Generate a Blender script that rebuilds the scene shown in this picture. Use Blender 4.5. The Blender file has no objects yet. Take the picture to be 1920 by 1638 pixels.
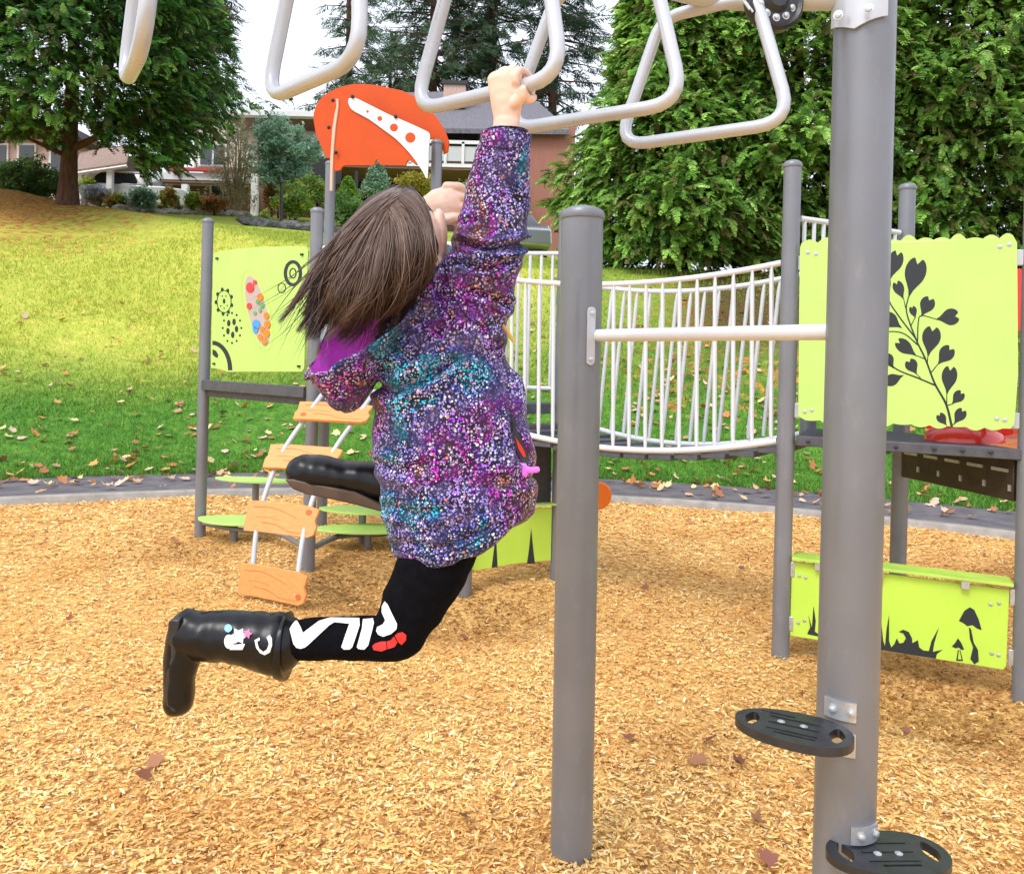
import bpy, bmesh, math, random
import numpy as np
from mathutils import Vector, Matrix, noise as mnoise
from mathutils.bvhtree import BVHTree
from mathutils.geometry import tessellate_polygon
R = math.radians
random.seed(7); rng = np.random.default_rng(7)
sc = bpy.context.scene
# ------------------------------------------------------------------ camera
F, PX, PY, CH = 1500.0, 960.0, 672.0, 1.5
SN = 0.0255; CS = math.sqrt(1 - SN * SN)
cam = bpy.data.objects.new("camera", bpy.data.cameras.new("camera")); sc.collection.objects.link(cam)
cam.data.sensor_width = 36; cam.data.sensor_fit = 'HORIZONTAL'
cam.data.lens = 36 * F / 1920; cam.data.shift_y = (PY - 819) / 1920
cam.data.clip_start = .05; cam.data.clip_end = 2000
cam.matrix_world = Matrix(((CS, -SN, 0, 0), (0, 0, -1, 0), (SN, CS, 0, CH), (0, 0, 0, 1)))
sc.camera = cam
sc.render.resolution_x, sc.render.resolution_y = 1024, 873
# ------------------------------------------------------------------ light
SUN_EL, SUN_AZ = R(52), R(215)
w = bpy.data.worlds.new("World"); sc.world = w; w.use_nodes = True
nt = w.node_tree; nt.nodes.clear()
wo = nt.nodes.new('ShaderNodeOutputWorld'); bg = nt.nodes.new('ShaderNodeBackground'); sky = nt.nodes.new('ShaderNodeTexSky')
sky.sky_type = 'NISHITA'; sky.sun_disc = False; sky.sun_elevation = SUN_EL; sky.sun_rotation = SUN_AZ
sky.air_density = 1.0; sky.dust_density = 4.0; sky.ozone_density = .6
hs = nt.nodes.new('ShaderNodeHueSaturation'); hs.inputs['Saturation'].default_value = .22; hs.inputs['Value'].default_value = 1.0
mixw = nt.nodes.new('ShaderNodeMix'); mixw.data_type = 'RGBA'; mixw.inputs[0].default_value = .6
mixw.inputs['B'].default_value = (10.2, 11.0, 12.6, 1)
nt.links.new(sky.outputs[0], hs.inputs['Color']); nt.links.new(hs.outputs[0], mixw.inputs['A'])
nt.links.new(mixw.outputs['Result'], bg.inputs[0]); bg.inputs[1].default_value = .15
nt.links.new(bg.outputs[0], wo.inputs[0])
sl = bpy.data.lights.new("sun", 'SUN'); sl.energy = 1.5; sl.angle = R(22); sl.color = (1, .96, .90)
so = bpy.data.objects.new("sun", sl); sc.collection.objects.link(so)
sd = Vector((math.sin(SUN_AZ) * math.cos(SUN_EL), math.cos(SUN_AZ) * math.cos(SUN_EL), math.sin(SUN_EL)))
so.rotation_euler = sd.to_track_quat('Z', 'Y').to_euler()
vs = sc.view_settings; vs.view_transform = 'Standard'; vs.look = 'None'; vs.exposure = .23; vs.gamma = 1; vs.use_curve_mapping = False
sc.cycles.max_bounces = 7; sc.cycles.diffuse_bounces = 3; sc.cycles.glossy_bounces = 3; sc.cycles.transmission_bounces = 3
sc.cycles.use_denoising = True
# ------------------------------------------------------------------ helpers
def P(px, py, Y):
    a = (px - PX) / F; b = (PY - py) / F
    return Vector((Y * (a * CS - b * SN), Y, CH + Y * (a * SN + b * CS)))
def ray(px, py): return P(px, py, 1) - Vector((0, 0, CH))
def PZ(px, py, z):
    d = ray(px, py); return Vector((0, 0, CH)) + d * ((z - CH) / d.z)
def link(o, parent=None):
    sc.collection.objects.link(o)
    if parent: o.parent = parent
    return o
def tag(o, label=None, cat=None, group=None, kind=None):
    if label: o['label'] = label
    if cat: o['category'] = cat
    if group: o['group'] = group
    if kind: o['kind'] = kind
    return o
def thing(name, label, cat, group=None, loc=(0, 0, 0)):
    o = bpy.data.objects.new(name, None); link(o); o.empty_display_size = .1
    o.location = loc
    return tag(o, label, cat, group)
def T(x): return Vector(x)

class MB:
    def __init__(s): s.v = []; s.f = []; s.m = []; s.c = []; s.g = []
    def add(s, vs, fs, m=0, col=None):
        b = len(s.v); s.g.append((b, len(s.f))); s.v += [tuple(v) for v in vs]
        for f in fs: s.f.append([b + i for i in f]); s.m.append(m); s.c.append(col or (1, 1, 1))
        return s
    def tube(s, pts, r, n=12, closed=False, caps=True, m=0, flat=None, col=None):
        pts = [Vector(p) for p in pts]; N = len(pts)
        rr = r if isinstance(r, (list, tuple)) else [r] * N
        tang = []
        for i in range(N):
            if closed: t = pts[(i + 1) % N] - pts[i - 1]
            else: t = pts[min(i + 1, N - 1)] - pts[max(i - 1, 0)]
            tang.append(t.normalized() if t.length > 1e-9 else Vector((0, 0, 1)))
        up = Vector((0, 0, 1)) if abs(tang[0].z) < .9 else Vector((0, 1, 0))
        if flat: up = Vector(flat)
        vs_ = []; u = (up - tang[0] * up.dot(tang[0])).normalized()
        for i in range(N):
            t = tang[i]; u = (u - t * u.dot(t)).normalized(); v = t.cross(u)
            q = rr[i]; ra, rb = (q if isinstance(q, (tuple, list)) else (q, q))
            for k in range(n):
                a = 2 * math.pi * k / n
                vs_.append(pts[i] + u * (math.cos(a) * ra) + v * (math.sin(a) * rb))
        fs = []
        for i in range(N if closed else N - 1):
            j = (i + 1) % N
            for k in range(n):
                l = (k + 1) % n; fs.append([i * n + k, i * n + l, j * n + l, j * n + k])
        if caps and not closed:
            fs.append(list(range(n - 1, -1, -1))); fs.append([(N - 1) * n + k for k in range(n)])
        return s.add(vs_, fs, m, col)
    def box(s, c, size, rot=None, m=0, col=None):
        hx, hy, hz = size[0] / 2, size[1] / 2, size[2] / 2; c = Vector(c)
        vs_ = [Vector((x, y, z)) for x in (-hx, hx) for y in (-hy, hy) for z in (-hz, hz)]
        if rot is not None: vs_ = [rot @ v for v in vs_]
        return s.add([v + c for v in vs_], [[0, 1, 3, 2], [4, 6, 7, 5], [0, 4, 5, 1], [2, 3, 7, 6], [0, 2, 6, 4], [1, 5, 7, 3]], m, col)
    def prism(s, poly, nrm, th, m=0, col=None):
        """poly: 3D points (planar), extruded by th along nrm from poly"""
        poly = [Vector(p) for p in poly]; n = Vector(nrm) * th; N = len(poly)
        tri = tessellate_polygon([poly])
        vs_ = poly + [p + n for p in poly]
        fs = [[a, b, c] for a, b, c in tri] + [[a + N, c + N, b + N] for a, b, c in tri]
        for i in range(N):
            j = (i + 1) % N; fs.append([i, j, j + N, i + N])
        return s.add(vs_, fs, m, col)
    def lathe(s, prof, o, n=20, m=0, axis=None):
        """prof: (r, h) pairs along axis from o"""
        o = Vector(o); ax = Vector(axis or (0, 0, 1)).normalized()
        up = Vector((1, 0, 0)) if abs(ax.x) < .9 else Vector((0, 1, 0))
        u = (up - ax * up.dot(ax)).normalized(); v = ax.cross(u); vs_ = []
        for r, h in prof:
            for k in range(n):
                a = 2 * math.pi * k / n; vs_.append(o + ax * h + u * (r * math.cos(a)) + v * (r * math.sin(a)))
        fs = []
        for i in range(len(prof) - 1):
            for k in range(n):
                l = (k + 1) % n; fs.append([i * n + k, i * n + l, (i + 1) * n + l, (i + 1) * n + k])
        fs.append(list(range(n - 1, -1, -1))); fs.append([(len(prof) - 1) * n + k for k in range(n)])
        return s.add(vs_, fs, m)
    def mesh(s, name):
        me = bpy.data.meshes.new(name); me.from_pydata(s.v, [], s.f)
        me.polygons.foreach_set('material_index', s.m)
        at = me.attributes.new('Col', 'FLOAT_COLOR', 'FACE')
        at.data.foreach_set('color', np.array([(*c, 1) for c in s.c], 'f').ravel())
        bm = bmesh.new(); bm.from_mesh(me); bmesh.ops.recalc_face_normals(bm, faces=bm.faces[:]); bm.to_mesh(me); bm.free()
        return me
    def build(s, name, mats, parent=None, smooth=True, bevel=0, seg=2, angle=35):
        me = s.mesh(name)
        for m_ in (mats if isinstance(mats, (list, tuple)) else [mats]): me.materials.append(m_)
        o = bpy.data.objects.new(name, me); link(o, parent)
        if smooth:
            me.shade_smooth()
            try: me.set_sharp_from_angle(angle=R(angle))
            except Exception: pass
        if bevel:
            b = o.modifiers.new('b', 'BEVEL'); b.width = bevel; b.segments = seg; b.limit_method = 'ANGLE'; b.angle_limit = R(50)
        return o

def np_mesh(name, V, Fc, mat, col=None, parent=None, smooth=False):
    V = np.asarray(V, 'f'); Fc = np.asarray(Fc, 'i'); k = Fc.shape[1]
    me = bpy.data.meshes.new(name)
    me.vertices.add(len(V)); me.vertices.foreach_set('co', V.ravel())
    me.loops.add(Fc.size); me.loops.foreach_set('vertex_index', Fc.ravel())
    me.polygons.add(len(Fc)); me.polygons.foreach_set('loop_start', np.arange(0, Fc.size, k, dtype='i'))
    me.update(calc_edges=True)
    if col is not None:
        at = me.attributes.new('Col', 'FLOAT_COLOR', 'FACE')
        c4 = np.ones((len(Fc), 4), 'f'); c4[:, :3] = np.clip(col, 0, 1); at.data.foreach_set('color', c4.ravel())
    me.materials.append(mat)
    if smooth: me.shade_smooth()
    o = bpy.data.objects.new(name, me); link(o, parent); return o

def arc_fillet(pts, rad, closed=False, n=6):
    """round the corners of a polyline"""
    pts = [Vector(p) for p in pts]; N = len(pts); out = []
    for i, p in enumerate(pts):
        if not closed and i in (0, N - 1): out.append(p); continue
        a = pts[i - 1] - p; b = pts[(i + 1) % N] - p
        la, lb = a.length, b.length; a.normalize(); b.normalize()
        d = min(rad, la * .49, lb * .49)
        p0 = p + a * d; p1 = p + b * d
        for k in range(n + 1):
            t = k / n; out.append(p0 * (1 - t) ** 2 + p * (2 * t * (1 - t)) + p1 * t * t)
    return out
def catmull(pts, n=6):
    pts = [Vector(p) for p in pts]; Q = [pts[0] * 2 - pts[1]] + pts + [pts[-1] * 2 - pts[-2]]; out = []
    for i in range(1, len(Q) - 2):
        a, b, c, d = Q[i - 1:i + 3]
        for k in range(n):
            t = k / n
            out.append(.5 * ((2 * b) + (c - a) * t + (2 * a - 5 * b + 4 * c - d) * t * t + (-a + 3 * b - 3 * c + d) * t ** 3))
    out.append(pts[-1]); return out

# ------------------------------------------------------------------ materials
def mat(name, col=(.5, .5, .5), rough=.5, metal=0, attr=False, nscale=0, namt=.15, bump=0, bscale=60, coat=0, spec=.5, col2=None, trans=0, sss=0, sheen=0, stretch=None, wear=0, wearcol=(.1, .09, .08)):
    m = bpy.data.materials.new(name); m.use_nodes = True; t = m.node_tree; L = t.links
    b = t.nodes['Principled BSDF']; b.inputs['Base Color'].default_value = (*col, 1); b.inputs['Roughness'].default_value = rough
    b.inputs['Metallic'].default_value = metal; b.inputs['Coat Weight'].default_value = coat
    b.inputs['Specular IOR Level'].default_value = spec; b.inputs['Sheen Weight'].default_value = sheen
    if sss: b.inputs['Subsurface Weight'].default_value = sss; b.inputs['Subsurface Radius'].default_value = (.012, .005, .003); b.inputs['Subsurface Scale'].default_value = 1
    tc = t.nodes.new('ShaderNodeTexCoord'); src = tc.outputs['Object']
    if stretch:
        mp = t.nodes.new('ShaderNodeMapping'); mp.inputs['Scale'].default_value = stretch; L.new(src, mp.inputs[0]); src = mp.outputs[0]
    out = None
    if attr:
        a = t.nodes.new('ShaderNodeAttribute'); a.attribute_name = 'Col'; out = a.outputs['Color']
    if nscale:
        n = t.nodes.new('ShaderNodeTexNoise'); n.inputs['Scale'].default_value = nscale; n.inputs['Detail'].default_value = 5; L.new(src, n.inputs['Vector'])
        if col2:
            mx = t.nodes.new('ShaderNodeMix'); mx.data_type = 'RGBA'
            rp = t.nodes.new('ShaderNodeMapRange'); rp.inputs[1].default_value = .38; rp.inputs[2].default_value = .62
            L.new(n.outputs[0], rp.inputs[0]); L.new(rp.outputs[0], mx.inputs[0])
            mx.inputs['A'].default_value = (*col, 1); mx.inputs['B'].default_value = (*col2, 1)
            if out: L.new(out, mx.inputs['A'])
            out = mx.outputs['Result']
        else:
            rp = t.nodes.new('ShaderNodeMapRange'); rp.inputs[3].default_value = 1 - namt; rp.inputs[4].default_value = 1 + namt
            rp.inputs[1].default_value = .3; rp.inputs[2].default_value = .7; L.new(n.outputs[0], rp.inputs[0])
            mx = t.nodes.new('ShaderNodeMix'); mx.data_type = 'RGBA'; mx.blend_type = 'MULTIPLY'; mx.inputs[0].default_value = 1
            mx.inputs['A'].default_value = (*col, 1)
            if out: L.new(out, mx.inputs['A'])
            L.new(rp.outputs[0], mx.inputs['B']); out = mx.outputs['Result']
    if wear:     # scuffs, dried splashes and uneven sheen
        src0 = tc.outputs['Object']; m2 = t.nodes.new('ShaderNodeMapping'); m2.inputs['Scale'].default_value = (1, 1, .35); L.new(src0, m2.inputs[0])
        n1 = t.nodes.new('ShaderNodeTexNoise'); n1.inputs['Scale'].default_value = 17; n1.inputs['Detail'].default_value = 9; n1.inputs['Roughness'].default_value = .72; L.new(m2.outputs[0], n1.inputs['Vector'])
        r1 = t.nodes.new('ShaderNodeMapRange'); r1.inputs[1].default_value = .56; r1.inputs[2].default_value = .74; r1.inputs[4].default_value = wear; L.new(n1.outputs[0], r1.inputs[0])
        mx = t.nodes.new('ShaderNodeMix'); mx.data_type = 'RGBA'; L.new(r1.outputs[0], mx.inputs[0]); mx.inputs['A'].default_value = (*col, 1); mx.inputs['B'].default_value = (*wearcol, 1)
        if out: L.new(out, mx.inputs['A'])
        out = mx.outputs['Result']
        r2 = t.nodes.new('ShaderNodeMapRange'); r2.inputs[1].default_value = .35; r2.inputs[2].default_value = .7; r2.inputs[3].default_value = rough * .8; r2.inputs[4].default_value = min(1, rough * 1.5); L.new(n1.outputs[0], r2.inputs[0]); L.new(r2.outputs[0], b.inputs['Roughness'])
    if out: L.new(out, b.inputs['Base Color'])
    if bump:
        n = t.nodes.new('ShaderNodeTexNoise'); n.inputs['Scale'].default_value = bscale; n.inputs['Detail'].default_value = 4; L.new(src, n.inputs['Vector'])
        bp = t.nodes.new('ShaderNodeBump'); bp.inputs['Strength'].default_value = bump; bp.inputs['Distance'].default_value = .01
        L.new(n.outputs[0], bp.inputs['Height']); L.new(bp.outputs[0], b.inputs['Normal'])
    if trans:   # thin leaf light passing through
        tr = t.nodes.new('ShaderNodeBsdfTranslucent'); ms = t.nodes.new('ShaderNodeMixShader'); ms.inputs[0].default_value = trans
        if out: L.new(out, tr.inputs[0])
        else: tr.inputs[0].default_value = (*col, 1)
        L.new(b.outputs[0], ms.inputs[1]); L.new(tr.outputs[0], ms.inputs[2])
        L.new(ms.outputs[0], t.nodes['Material Output'].inputs[0])
    return m
M = {}
M['post'] = mat('grey_powder_coat', (.205, .213, .24), .36, .3, nscale=3, namt=.1, bump=.04, bscale=350, spec=.5, wear=.35, wearcol=(.36, .34, .34))
M['white_tube'] = mat('white_powder_coat', (.52, .54, .59), .30, .25, nscale=8, namt=.06, bump=.03, bscale=300, coat=.15, wear=.12, wearcol=(.42, .40, .38))
M['bright_tube'] = mat('bright_white_powder_coat', (.66, .675, .72), .32, .0, nscale=8, namt=.05, coat=.15, wear=.08, wearcol=(.5, .48, .46))
M['orange_disc'] = mat('bright_orange_plastic', (.92, .20, .012), .35)
M['galv'] = mat('galvanised_steel', (.55, .57, .6), .38, .7, nscale=40, namt=.15)
M['black_plastic'] = mat('black_rubber', (.022, .023, .028), .40, nscale=30, namt=.3, bump=.1, bscale=200)
M['dark_deck'] = mat('dark_grey_deck', (.085, .085, .1), .5, .1, nscale=20, namt=.2, bump=.08, bscale=150)
M['lime'] = mat('lime_plastic_sheet', (.50, .74, .08), .42, wear=.18, wearcol=(.35, .45, .10), nscale=4, namt=.05, bump=.04, bscale=500, spec=.4)
M['lime_back'] = mat('pale_lime_sheet', (.49, .74, .18), .42, wear=.16, wearcol=(.42, .55, .18), nscale=4, namt=.04, bump=.03, bscale=500, spec=.4)
M['lime_dark'] = mat('lime_step_sheet', (.45, .68, .10), .4, nscale=6, namt=.15)
M['art'] = mat('dark_engraving', (.018, .022, .028), .55)
M['orange_sheet'] = mat('orange_plastic_sheet', (.60, .075, .005), .45, spec=.3, wear=.2, wearcol=(.5, .08, .02), nscale=6, namt=.06)
M['plank'] = mat('orange_plank', (.84, .32, .10), .5, nscale=9, namt=.1, bump=.2, bscale=30, stretch=(1, 8, 8))
M['plank_line'] = mat('plank_groove', (.55, .13, .03), .6)
M['white_sheet'] = mat('white_plastic_sheet', (.82, .82, .84), .4, nscale=6, namt=.03)
M['red_plastic'] = mat('red_slide_plastic', (.72, .02, .015), .22, coat=.4, nscale=3, namt=.05)
M['skin'] = mat('skin', (.86, .58, .46), .5, sss=.12, nscale=40, namt=.07, bump=.05, bscale=250, col2=None)
M['leggings'] = mat('black_leggings', (.004, .004, .006), .95, nscale=60, namt=.3, bump=.12, bscale=600, spec=.08)
M['boot'] = mat('black_rain_boot', (.005, .005, .007), .30, spec=.34, bump=.06, bscale=40)
M['print_white'] = mat('white_print', (.85, .85, .86), .6)
M['print_red'] = mat('red_print', (.70, .03, .03), .6)
M['hood_lining'] = mat('magenta_fleece_lining', (1.0, .17, .98), .9, nscale=25, namt=.12, bump=.4, bscale=120, sheen=.6)
M['hair'] = mat('brown_hair', attr=True, rough=.36, spec=.5)
# ------------------------------------------------------------------ ground
def circle3(a, b, c):
    ax, ay = a; bx, by = b; cx, cy = c
    d = 2 * (ax * (by - cy) + bx * (cy - ay) + cx * (ay - by))
    ux = ((ax * ax + ay * ay) * (by - cy) + (bx * bx + by * by) * (cy - ay) + (cx * cx + cy * cy) * (ay - by)) / d
    uy = ((ax * ax + ay * ay) * (cx - bx) + (bx * bx + by * by) * (ax - cx) + (cx * cx + cy * cy) * (bx - ax)) / d
    return ux, uy, math.hypot(ax - ux, ay - uy)
CX, CY, RI = circle3((-4.77, 7.5), (1.08, 8.5), (4.5, 7.15))
RO = RI + 1.22
TU = np.array([-1.2, -.64, -.55, -.45, -.30, -.2, -.05, .1, .6, 1.2])
TY = np.array([27, 25, 24, 22, 18.5, 17, 16.6, 16.3, 16.5, 17.])
TZ = np.array([7, 6.4, 5.75, 5.14, 4.04, 3.6, 3.35, 3.3, 3.3, 3.4])
TF = np.array([7.5, 6.7, 6.9, 6.9, 6.9, 6.8, 6.4, 5.2, 5., 5.])
def terrain(x, y):
    x = np.asarray(x, float); y = np.asarray(y, float)
    u = np.clip(x / np.maximum(y, 1.5), -1.2, 1.2)
    yc = np.interp(u, TU, TY); zc = np.interp(u, TU, TZ); zf = np.interp(u, TU, TF)
    d = np.hypot(x - CX, y - CY) - RO
    dc = np.hypot(u * yc - CX, yc - CY) - RO
    s = np.clip(d / dc, 0, 1)
    z = zc * (s ** 1.12)
    t = np.clip((y - yc) / (32 - yc), 0, 1)
    z = np.where(y > yc, zc + (zf - zc) * t + np.maximum(y - 32, 0) * .02, z)
    fade = np.clip((y + 1) / 5, 0, 1)
    return z * fade * (d > 0) + np.where(d > -.6, np.where(d > 0, 0.05, -.12), -.6)
def noise2(x, y, s, seed=0):
    return np.array([mnoise.noise((float(a) * s + seed, float(b) * s - seed, seed * .37)) for a, b in zip(np.ravel(x), np.ravel(y))]).reshape(np.shape(x))
def grass_mix(x, y):
    """weights of yellow grass and of fallen leaf litter"""
    d = np.hypot(x - CX, y - CY) - RO; u = x / np.maximum(y, 1)
    n = noise2(x, y, .35, 3) * 1.3 + noise2(x, y, 1.4, 5) * .6
    yel = np.clip((d - 2.3) / 3.2 + n * .30, 0, 1)
    lit = np.clip((d - 9.5) / 7, 0, 1) * np.clip((-u - .36) / .22, 0, 1)
    rr = np.clip((u - .10) / .12, 0, 1) * np.clip((d - 1.0) / 2.2, 0, 1)
    right = np.clip((u - .02) / .08, 0, 1)
    yel = yel * (1 - right * .55)
    yel = np.where(y > np.interp(np.clip(u, -1.2, 1.2), TU, TY), yel * .72, yel)
    return yel, np.clip(lit * 1.15 + rr * .55 + n * .25 * (lit + rr > .05), 0, 1)
xs = np.concatenate([np.linspace(-90, -22, 18), np.arange(-21.6, 18, .4), np.linspace(19, 90, 18)])
ys = np.concatenate([np.linspace(-60, -2, 14), np.arange(-1.6, 34, .4), np.linspace(35, 140, 24)])
GX, GY = np.meshgrid(xs, ys); GZ = terrain(GX, GY)
GZ = GZ + noise2(GX, GY, .5, 9) * .05 * (np.hypot(GX - CX, GY - CY) > RO + .6)
ny, nx = GX.shape; idx = np.arange(nx * ny).reshape(ny, nx)
FQ = np.stack([idx[:-1, :-1], idx[:-1, 1:], idx[1:, 1:], idx[1:, :-1]], -1).reshape(-1, 4)
M['grass'] = bpy.data.materials.new('lawn_grass')
def grass_material(m):
    m.use_nodes = True; t = m.node_tree; L = t.links; b = t.nodes['Principled BSDF']; b.inputs['Roughness'].default_value = .9; b.inputs['Specular IOR Level'].default_value = .15
    tc = t.nodes.new('ShaderNodeTexCoord')
    def nz(s, d=6):
        n = t.nodes.new('ShaderNodeTexNoise'); n.inputs['Scale'].default_value = s; n.inputs['Detail'].default_value = d; L.new(tc.outputs['Object'], n.inputs['Vector']); return n
    def attr(nm):
        a = t.nodes.new('ShaderNodeAttribute'); a.attribute_name = nm; return a.outputs['Fac']
    def mix(f, a, c, bl='MIX'):
        x = t.nodes.new('ShaderNodeMix'); x.data_type = 'RGBA'; x.blend_type = bl
        if isinstance(f, float): x.inputs[0].default_value = f
        else: L.new(f, x.inputs[0])
        for k, v in (('A', a), ('B', c)):
            if isinstance(v, tuple): x.inputs[k].default_value = (*v, 1)
            else: L.new(v, x.inputs[k])
        return x.outputs['Result']
    def rng_(v, a, c, o0=0., o1=1.):
        r = t.nodes.new('ShaderNodeMapRange'); r.inputs[1].default_value = a; r.inputs[2].default_value = c; r.inputs[3].default_value = o0; r.inputs[4].default_value = o1; L.new(v, r.inputs[0]); return r.outputs[0]
    g = mix(rng_(nz(6).outputs[0], .35, .65), (.055, .17, .02), (.12, .27, .035))
    y_ = mix(rng_(nz(3).outputs[0], .35, .65), (.40, .47, .06), (.56, .54, .10))
    c = mix(attr('yel'), g, y_)
    l_ = mix(rng_(nz(9).outputs[0], .4, .6), (.64, .33, .07), (.36, .16, .05))
    a = t.nodes.new('ShaderNodeMath'); a.operation = 'ADD'; L.new(attr('lit'), a.inputs[0]); L.new(rng_(nz(5, 8).outputs[0], .3, .7, -.55, .45), a.inputs[1])
    c = mix(rng_(a.outputs[0], .35, .75), c, l_)
    c = mix(attr('soil_and_shade'), c, (.075, .036, .022))
    c = mix(1.0, c, rng_(nz(28, 3).outputs[0], .3, .7, .72, 1.25), 'MULTIPLY')
    L.new(c, b.inputs['Base Color'])
    bp = t.nodes.new('ShaderNodeBump'); bp.inputs['Strength'].default_value = .8; bp.inputs['Distance'].default_value = .06
    L.new(nz(22, 6).outputs[0], bp.inputs['Height']); L.new(bp.outputs[0], b.inputs['Normal'])
grass_material(M['grass'])
ground = np_mesh('ground', np.stack([GX, GY, GZ], -1).reshape(-1, 3), FQ, M['grass'], smooth=True)
tag(ground, kind='structure')
yl, lt = grass_mix(GX, GY)
UU = GX / np.maximum(GY, 1); DD = np.hypot(GX - CX, GY - CY) - RO
soil_and_shade = np.clip((UU - .17) / .08, 0, 1) * np.clip((DD - 3.0) / 2 + noise2(GX, GY, .9, 6) * .6, 0, 1) * .85  # bare earth under the cedars, with the hedge shade painted into its dark brown
for nm, arr in (('yel', yl), ('lit', lt), ('soil_and_shade', soil_and_shade)):
    at = ground.data.attributes.new(nm, 'FLOAT', 'POINT'); at.data.foreach_set('value', arr.ravel().astype('f'))

# ring sheets: asphalt path and concrete kerb around the play area
def ring(name, prof, material, n=220):
    V = []; 
    for i in range(n):
        a = 2 * math.pi * i / n
        wob = .03 * math.sin(a * 31) + .02 * math.sin(a * 57 + 1)
        for r, z in prof: V.append((CX + (r + wob * .3) * math.cos(a), CY + (r + wob * .3) * math.sin(a), z))
    k = len(prof); Fs = []
    for i in range(n):
        j = (i + 1) % n
        for q in range(k - 1): Fs.append((i * k + q, j * k + q, j * k + q + 1, i * k + q + 1))
    o = np_mesh(name, V, Fs, material, smooth=False); tag(o, kind='structure'); return o
M['asphalt'] = mat('asphalt', (.105, .095, .11), .85, nscale=5, namt=.2, bump=.6, bscale=220, col2=(.16, .14, .15))
M['concrete'] = mat('concrete_kerb', (.33, .30, .27), .85, nscale=9, namt=.2, bump=.4, bscale=120)
ring('path', [(RI + .13, .035), (RO + .12, .06)], M['asphalt'])
ring('kerb', [(RI - .02, -.13), (RI, .055), (RI + .012, .065), (RI + .12, .065), (RI + .135, .02)], M['concrete'])

# wood chip bed
PITS = [(-1.05, 5.3, .55, .10), (-.35, 4.75, .75, .10), (1.95, 3.65, .75, .07), (-2.4, 6.1, .5, .05)]
def bed(x, y):
    z = .0 * x
    for (a, b, r, h) in PITS: z = z - h * np.exp(-((x - a) ** 2 + (y - b) ** 2) / (r * r * .5))
    return z + noise2(x, y, 1.3, 2) * .018 + noise2(x, y, 5, 4) * .006
g1 = np.concatenate([np.linspace(-9.3, -4.2, 40), np.arange(-4.1, 4.1, .07), np.linspace(4.2, 9.3, 40)])
g2 = np.concatenate([np.linspace(CY - RI, 1.2, 50), np.arange(1.27, CY + RI + .05, .07)])
BX, BY = np.meshgrid(g1 + CX * 0, g2); BZ = bed(BX, BY)
ins = np.hypot(BX - CX, BY - CY) < RI + .02
nyb, nxb = BX.shape; idb = np.arange(nxb * nyb).reshape(nyb, nxb)
FB = np.stack([idb[:-1, :-1], idb[:-1, 1:], idb[1:, 1:], idb[1:, :-1]], -1).reshape(-1, 4)
FB = FB[ins.ravel()[FB].any(1)]
M['bed'] = mat('wood_chip_bed', (.62, .35, .12), .95, nscale=60, bump=1, bscale=80, col2=(.82, .50, .18), spec=.1)
tag(np_mesh('play_area_ground', np.stack([BX, BY, BZ], -1).reshape(-1, 3), FB, M['bed'], smooth=True), kind='structure')

def chips(n, y0, y1, s0, s1, name, lim=.92):
    # even scatter over the visible wedge, denser near the camera
    q = rng.random(n); Y = y0 * (y1 / y0) ** (q ** .85)
    X = (rng.random(n) * 2 - 1) * (Y * lim + .3)
    k = np.hypot(X - CX, Y - CY) < RI - .03; X, Y = X[k], Y[k]; n = len(X)
    Z = bed(X, Y) + rng.random(n) * .016 + .003
    L = s0 + (s1 - s0) * rng.random(n) ** 1.6; W = L * (.16 + .22 * rng.random(n)) ; W = np.clip(W, .0025, .011)
    far = np.clip(Y / 5, .9, 1.7); L = L * far; W = W * far
    a = rng.random(n) * 6.283; pt = rng.normal(0, .19, n); rl = rng.normal(0, .32, n)
    d = np.stack([np.cos(a) * np.cos(pt), np.sin(a) * np.cos(pt), np.sin(pt)], -1)
    s = np.stack([-np.sin(a) * np.cos(rl), np.cos(a) * np.cos(rl), np.sin(rl)], -1)
    nn = np.cross(d, s); c = np.stack([X, Y, Z], -1)
    L = L[:, None] / 2; W = W[:, None] / 2; bend = (rng.normal(0, .12, n))[:, None] * L
    tw = (.5 + .5 * rng.random(n))[:, None]
    V = np.stack([c - d * L - s * W * tw, c - d * L * (.8) + s * W * tw, c - s * W + nn * bend, c + s * W + nn * bend, c + d * L * .85 - s * W * (1.4 - tw), c + d * L + s * W * (1.4 - tw)], 1).reshape(-1, 3)
    b = (np.arange(n) * 6)[:, None]
    Fc = np.concatenate([b + np.array([[0, 2, 3, 1]]), b + np.array([[2, 4, 5, 3]])], 1).reshape(-1, 4)
    pal = np.array([(.96, .63, .23), (.92, .56, .19), (.98, .72, .35), (.80, .41, .12), (.94, .60, .22), (.50, .22, .07), (.27, .11, .045), (.98, .82, .50)])
    pi = rng.choice(8, n, p=[.24, .21, .15, .12, .12, .08, .04, .04]); C = pal[pi] * (.78 + .33 * rng.random((n, 1)))
    pn = noise2(X[:n], Y[:n], 2.2, 11)[:, None]; C = C * (1 - np.clip(pn, -.2, .5) * np.array([[.16, .34, .5]]))
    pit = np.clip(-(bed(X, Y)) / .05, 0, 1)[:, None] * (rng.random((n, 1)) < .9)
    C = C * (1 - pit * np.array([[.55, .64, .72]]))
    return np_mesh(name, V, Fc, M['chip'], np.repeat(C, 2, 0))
M['chip'] = mat('wood_chip', attr=True, rough=.85, spec=.2, trans=.08)
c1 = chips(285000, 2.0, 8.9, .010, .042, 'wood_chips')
tag(c1, 'golden shredded wood chips covering the playground floor', 'wood chips', kind='stuff')

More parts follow.
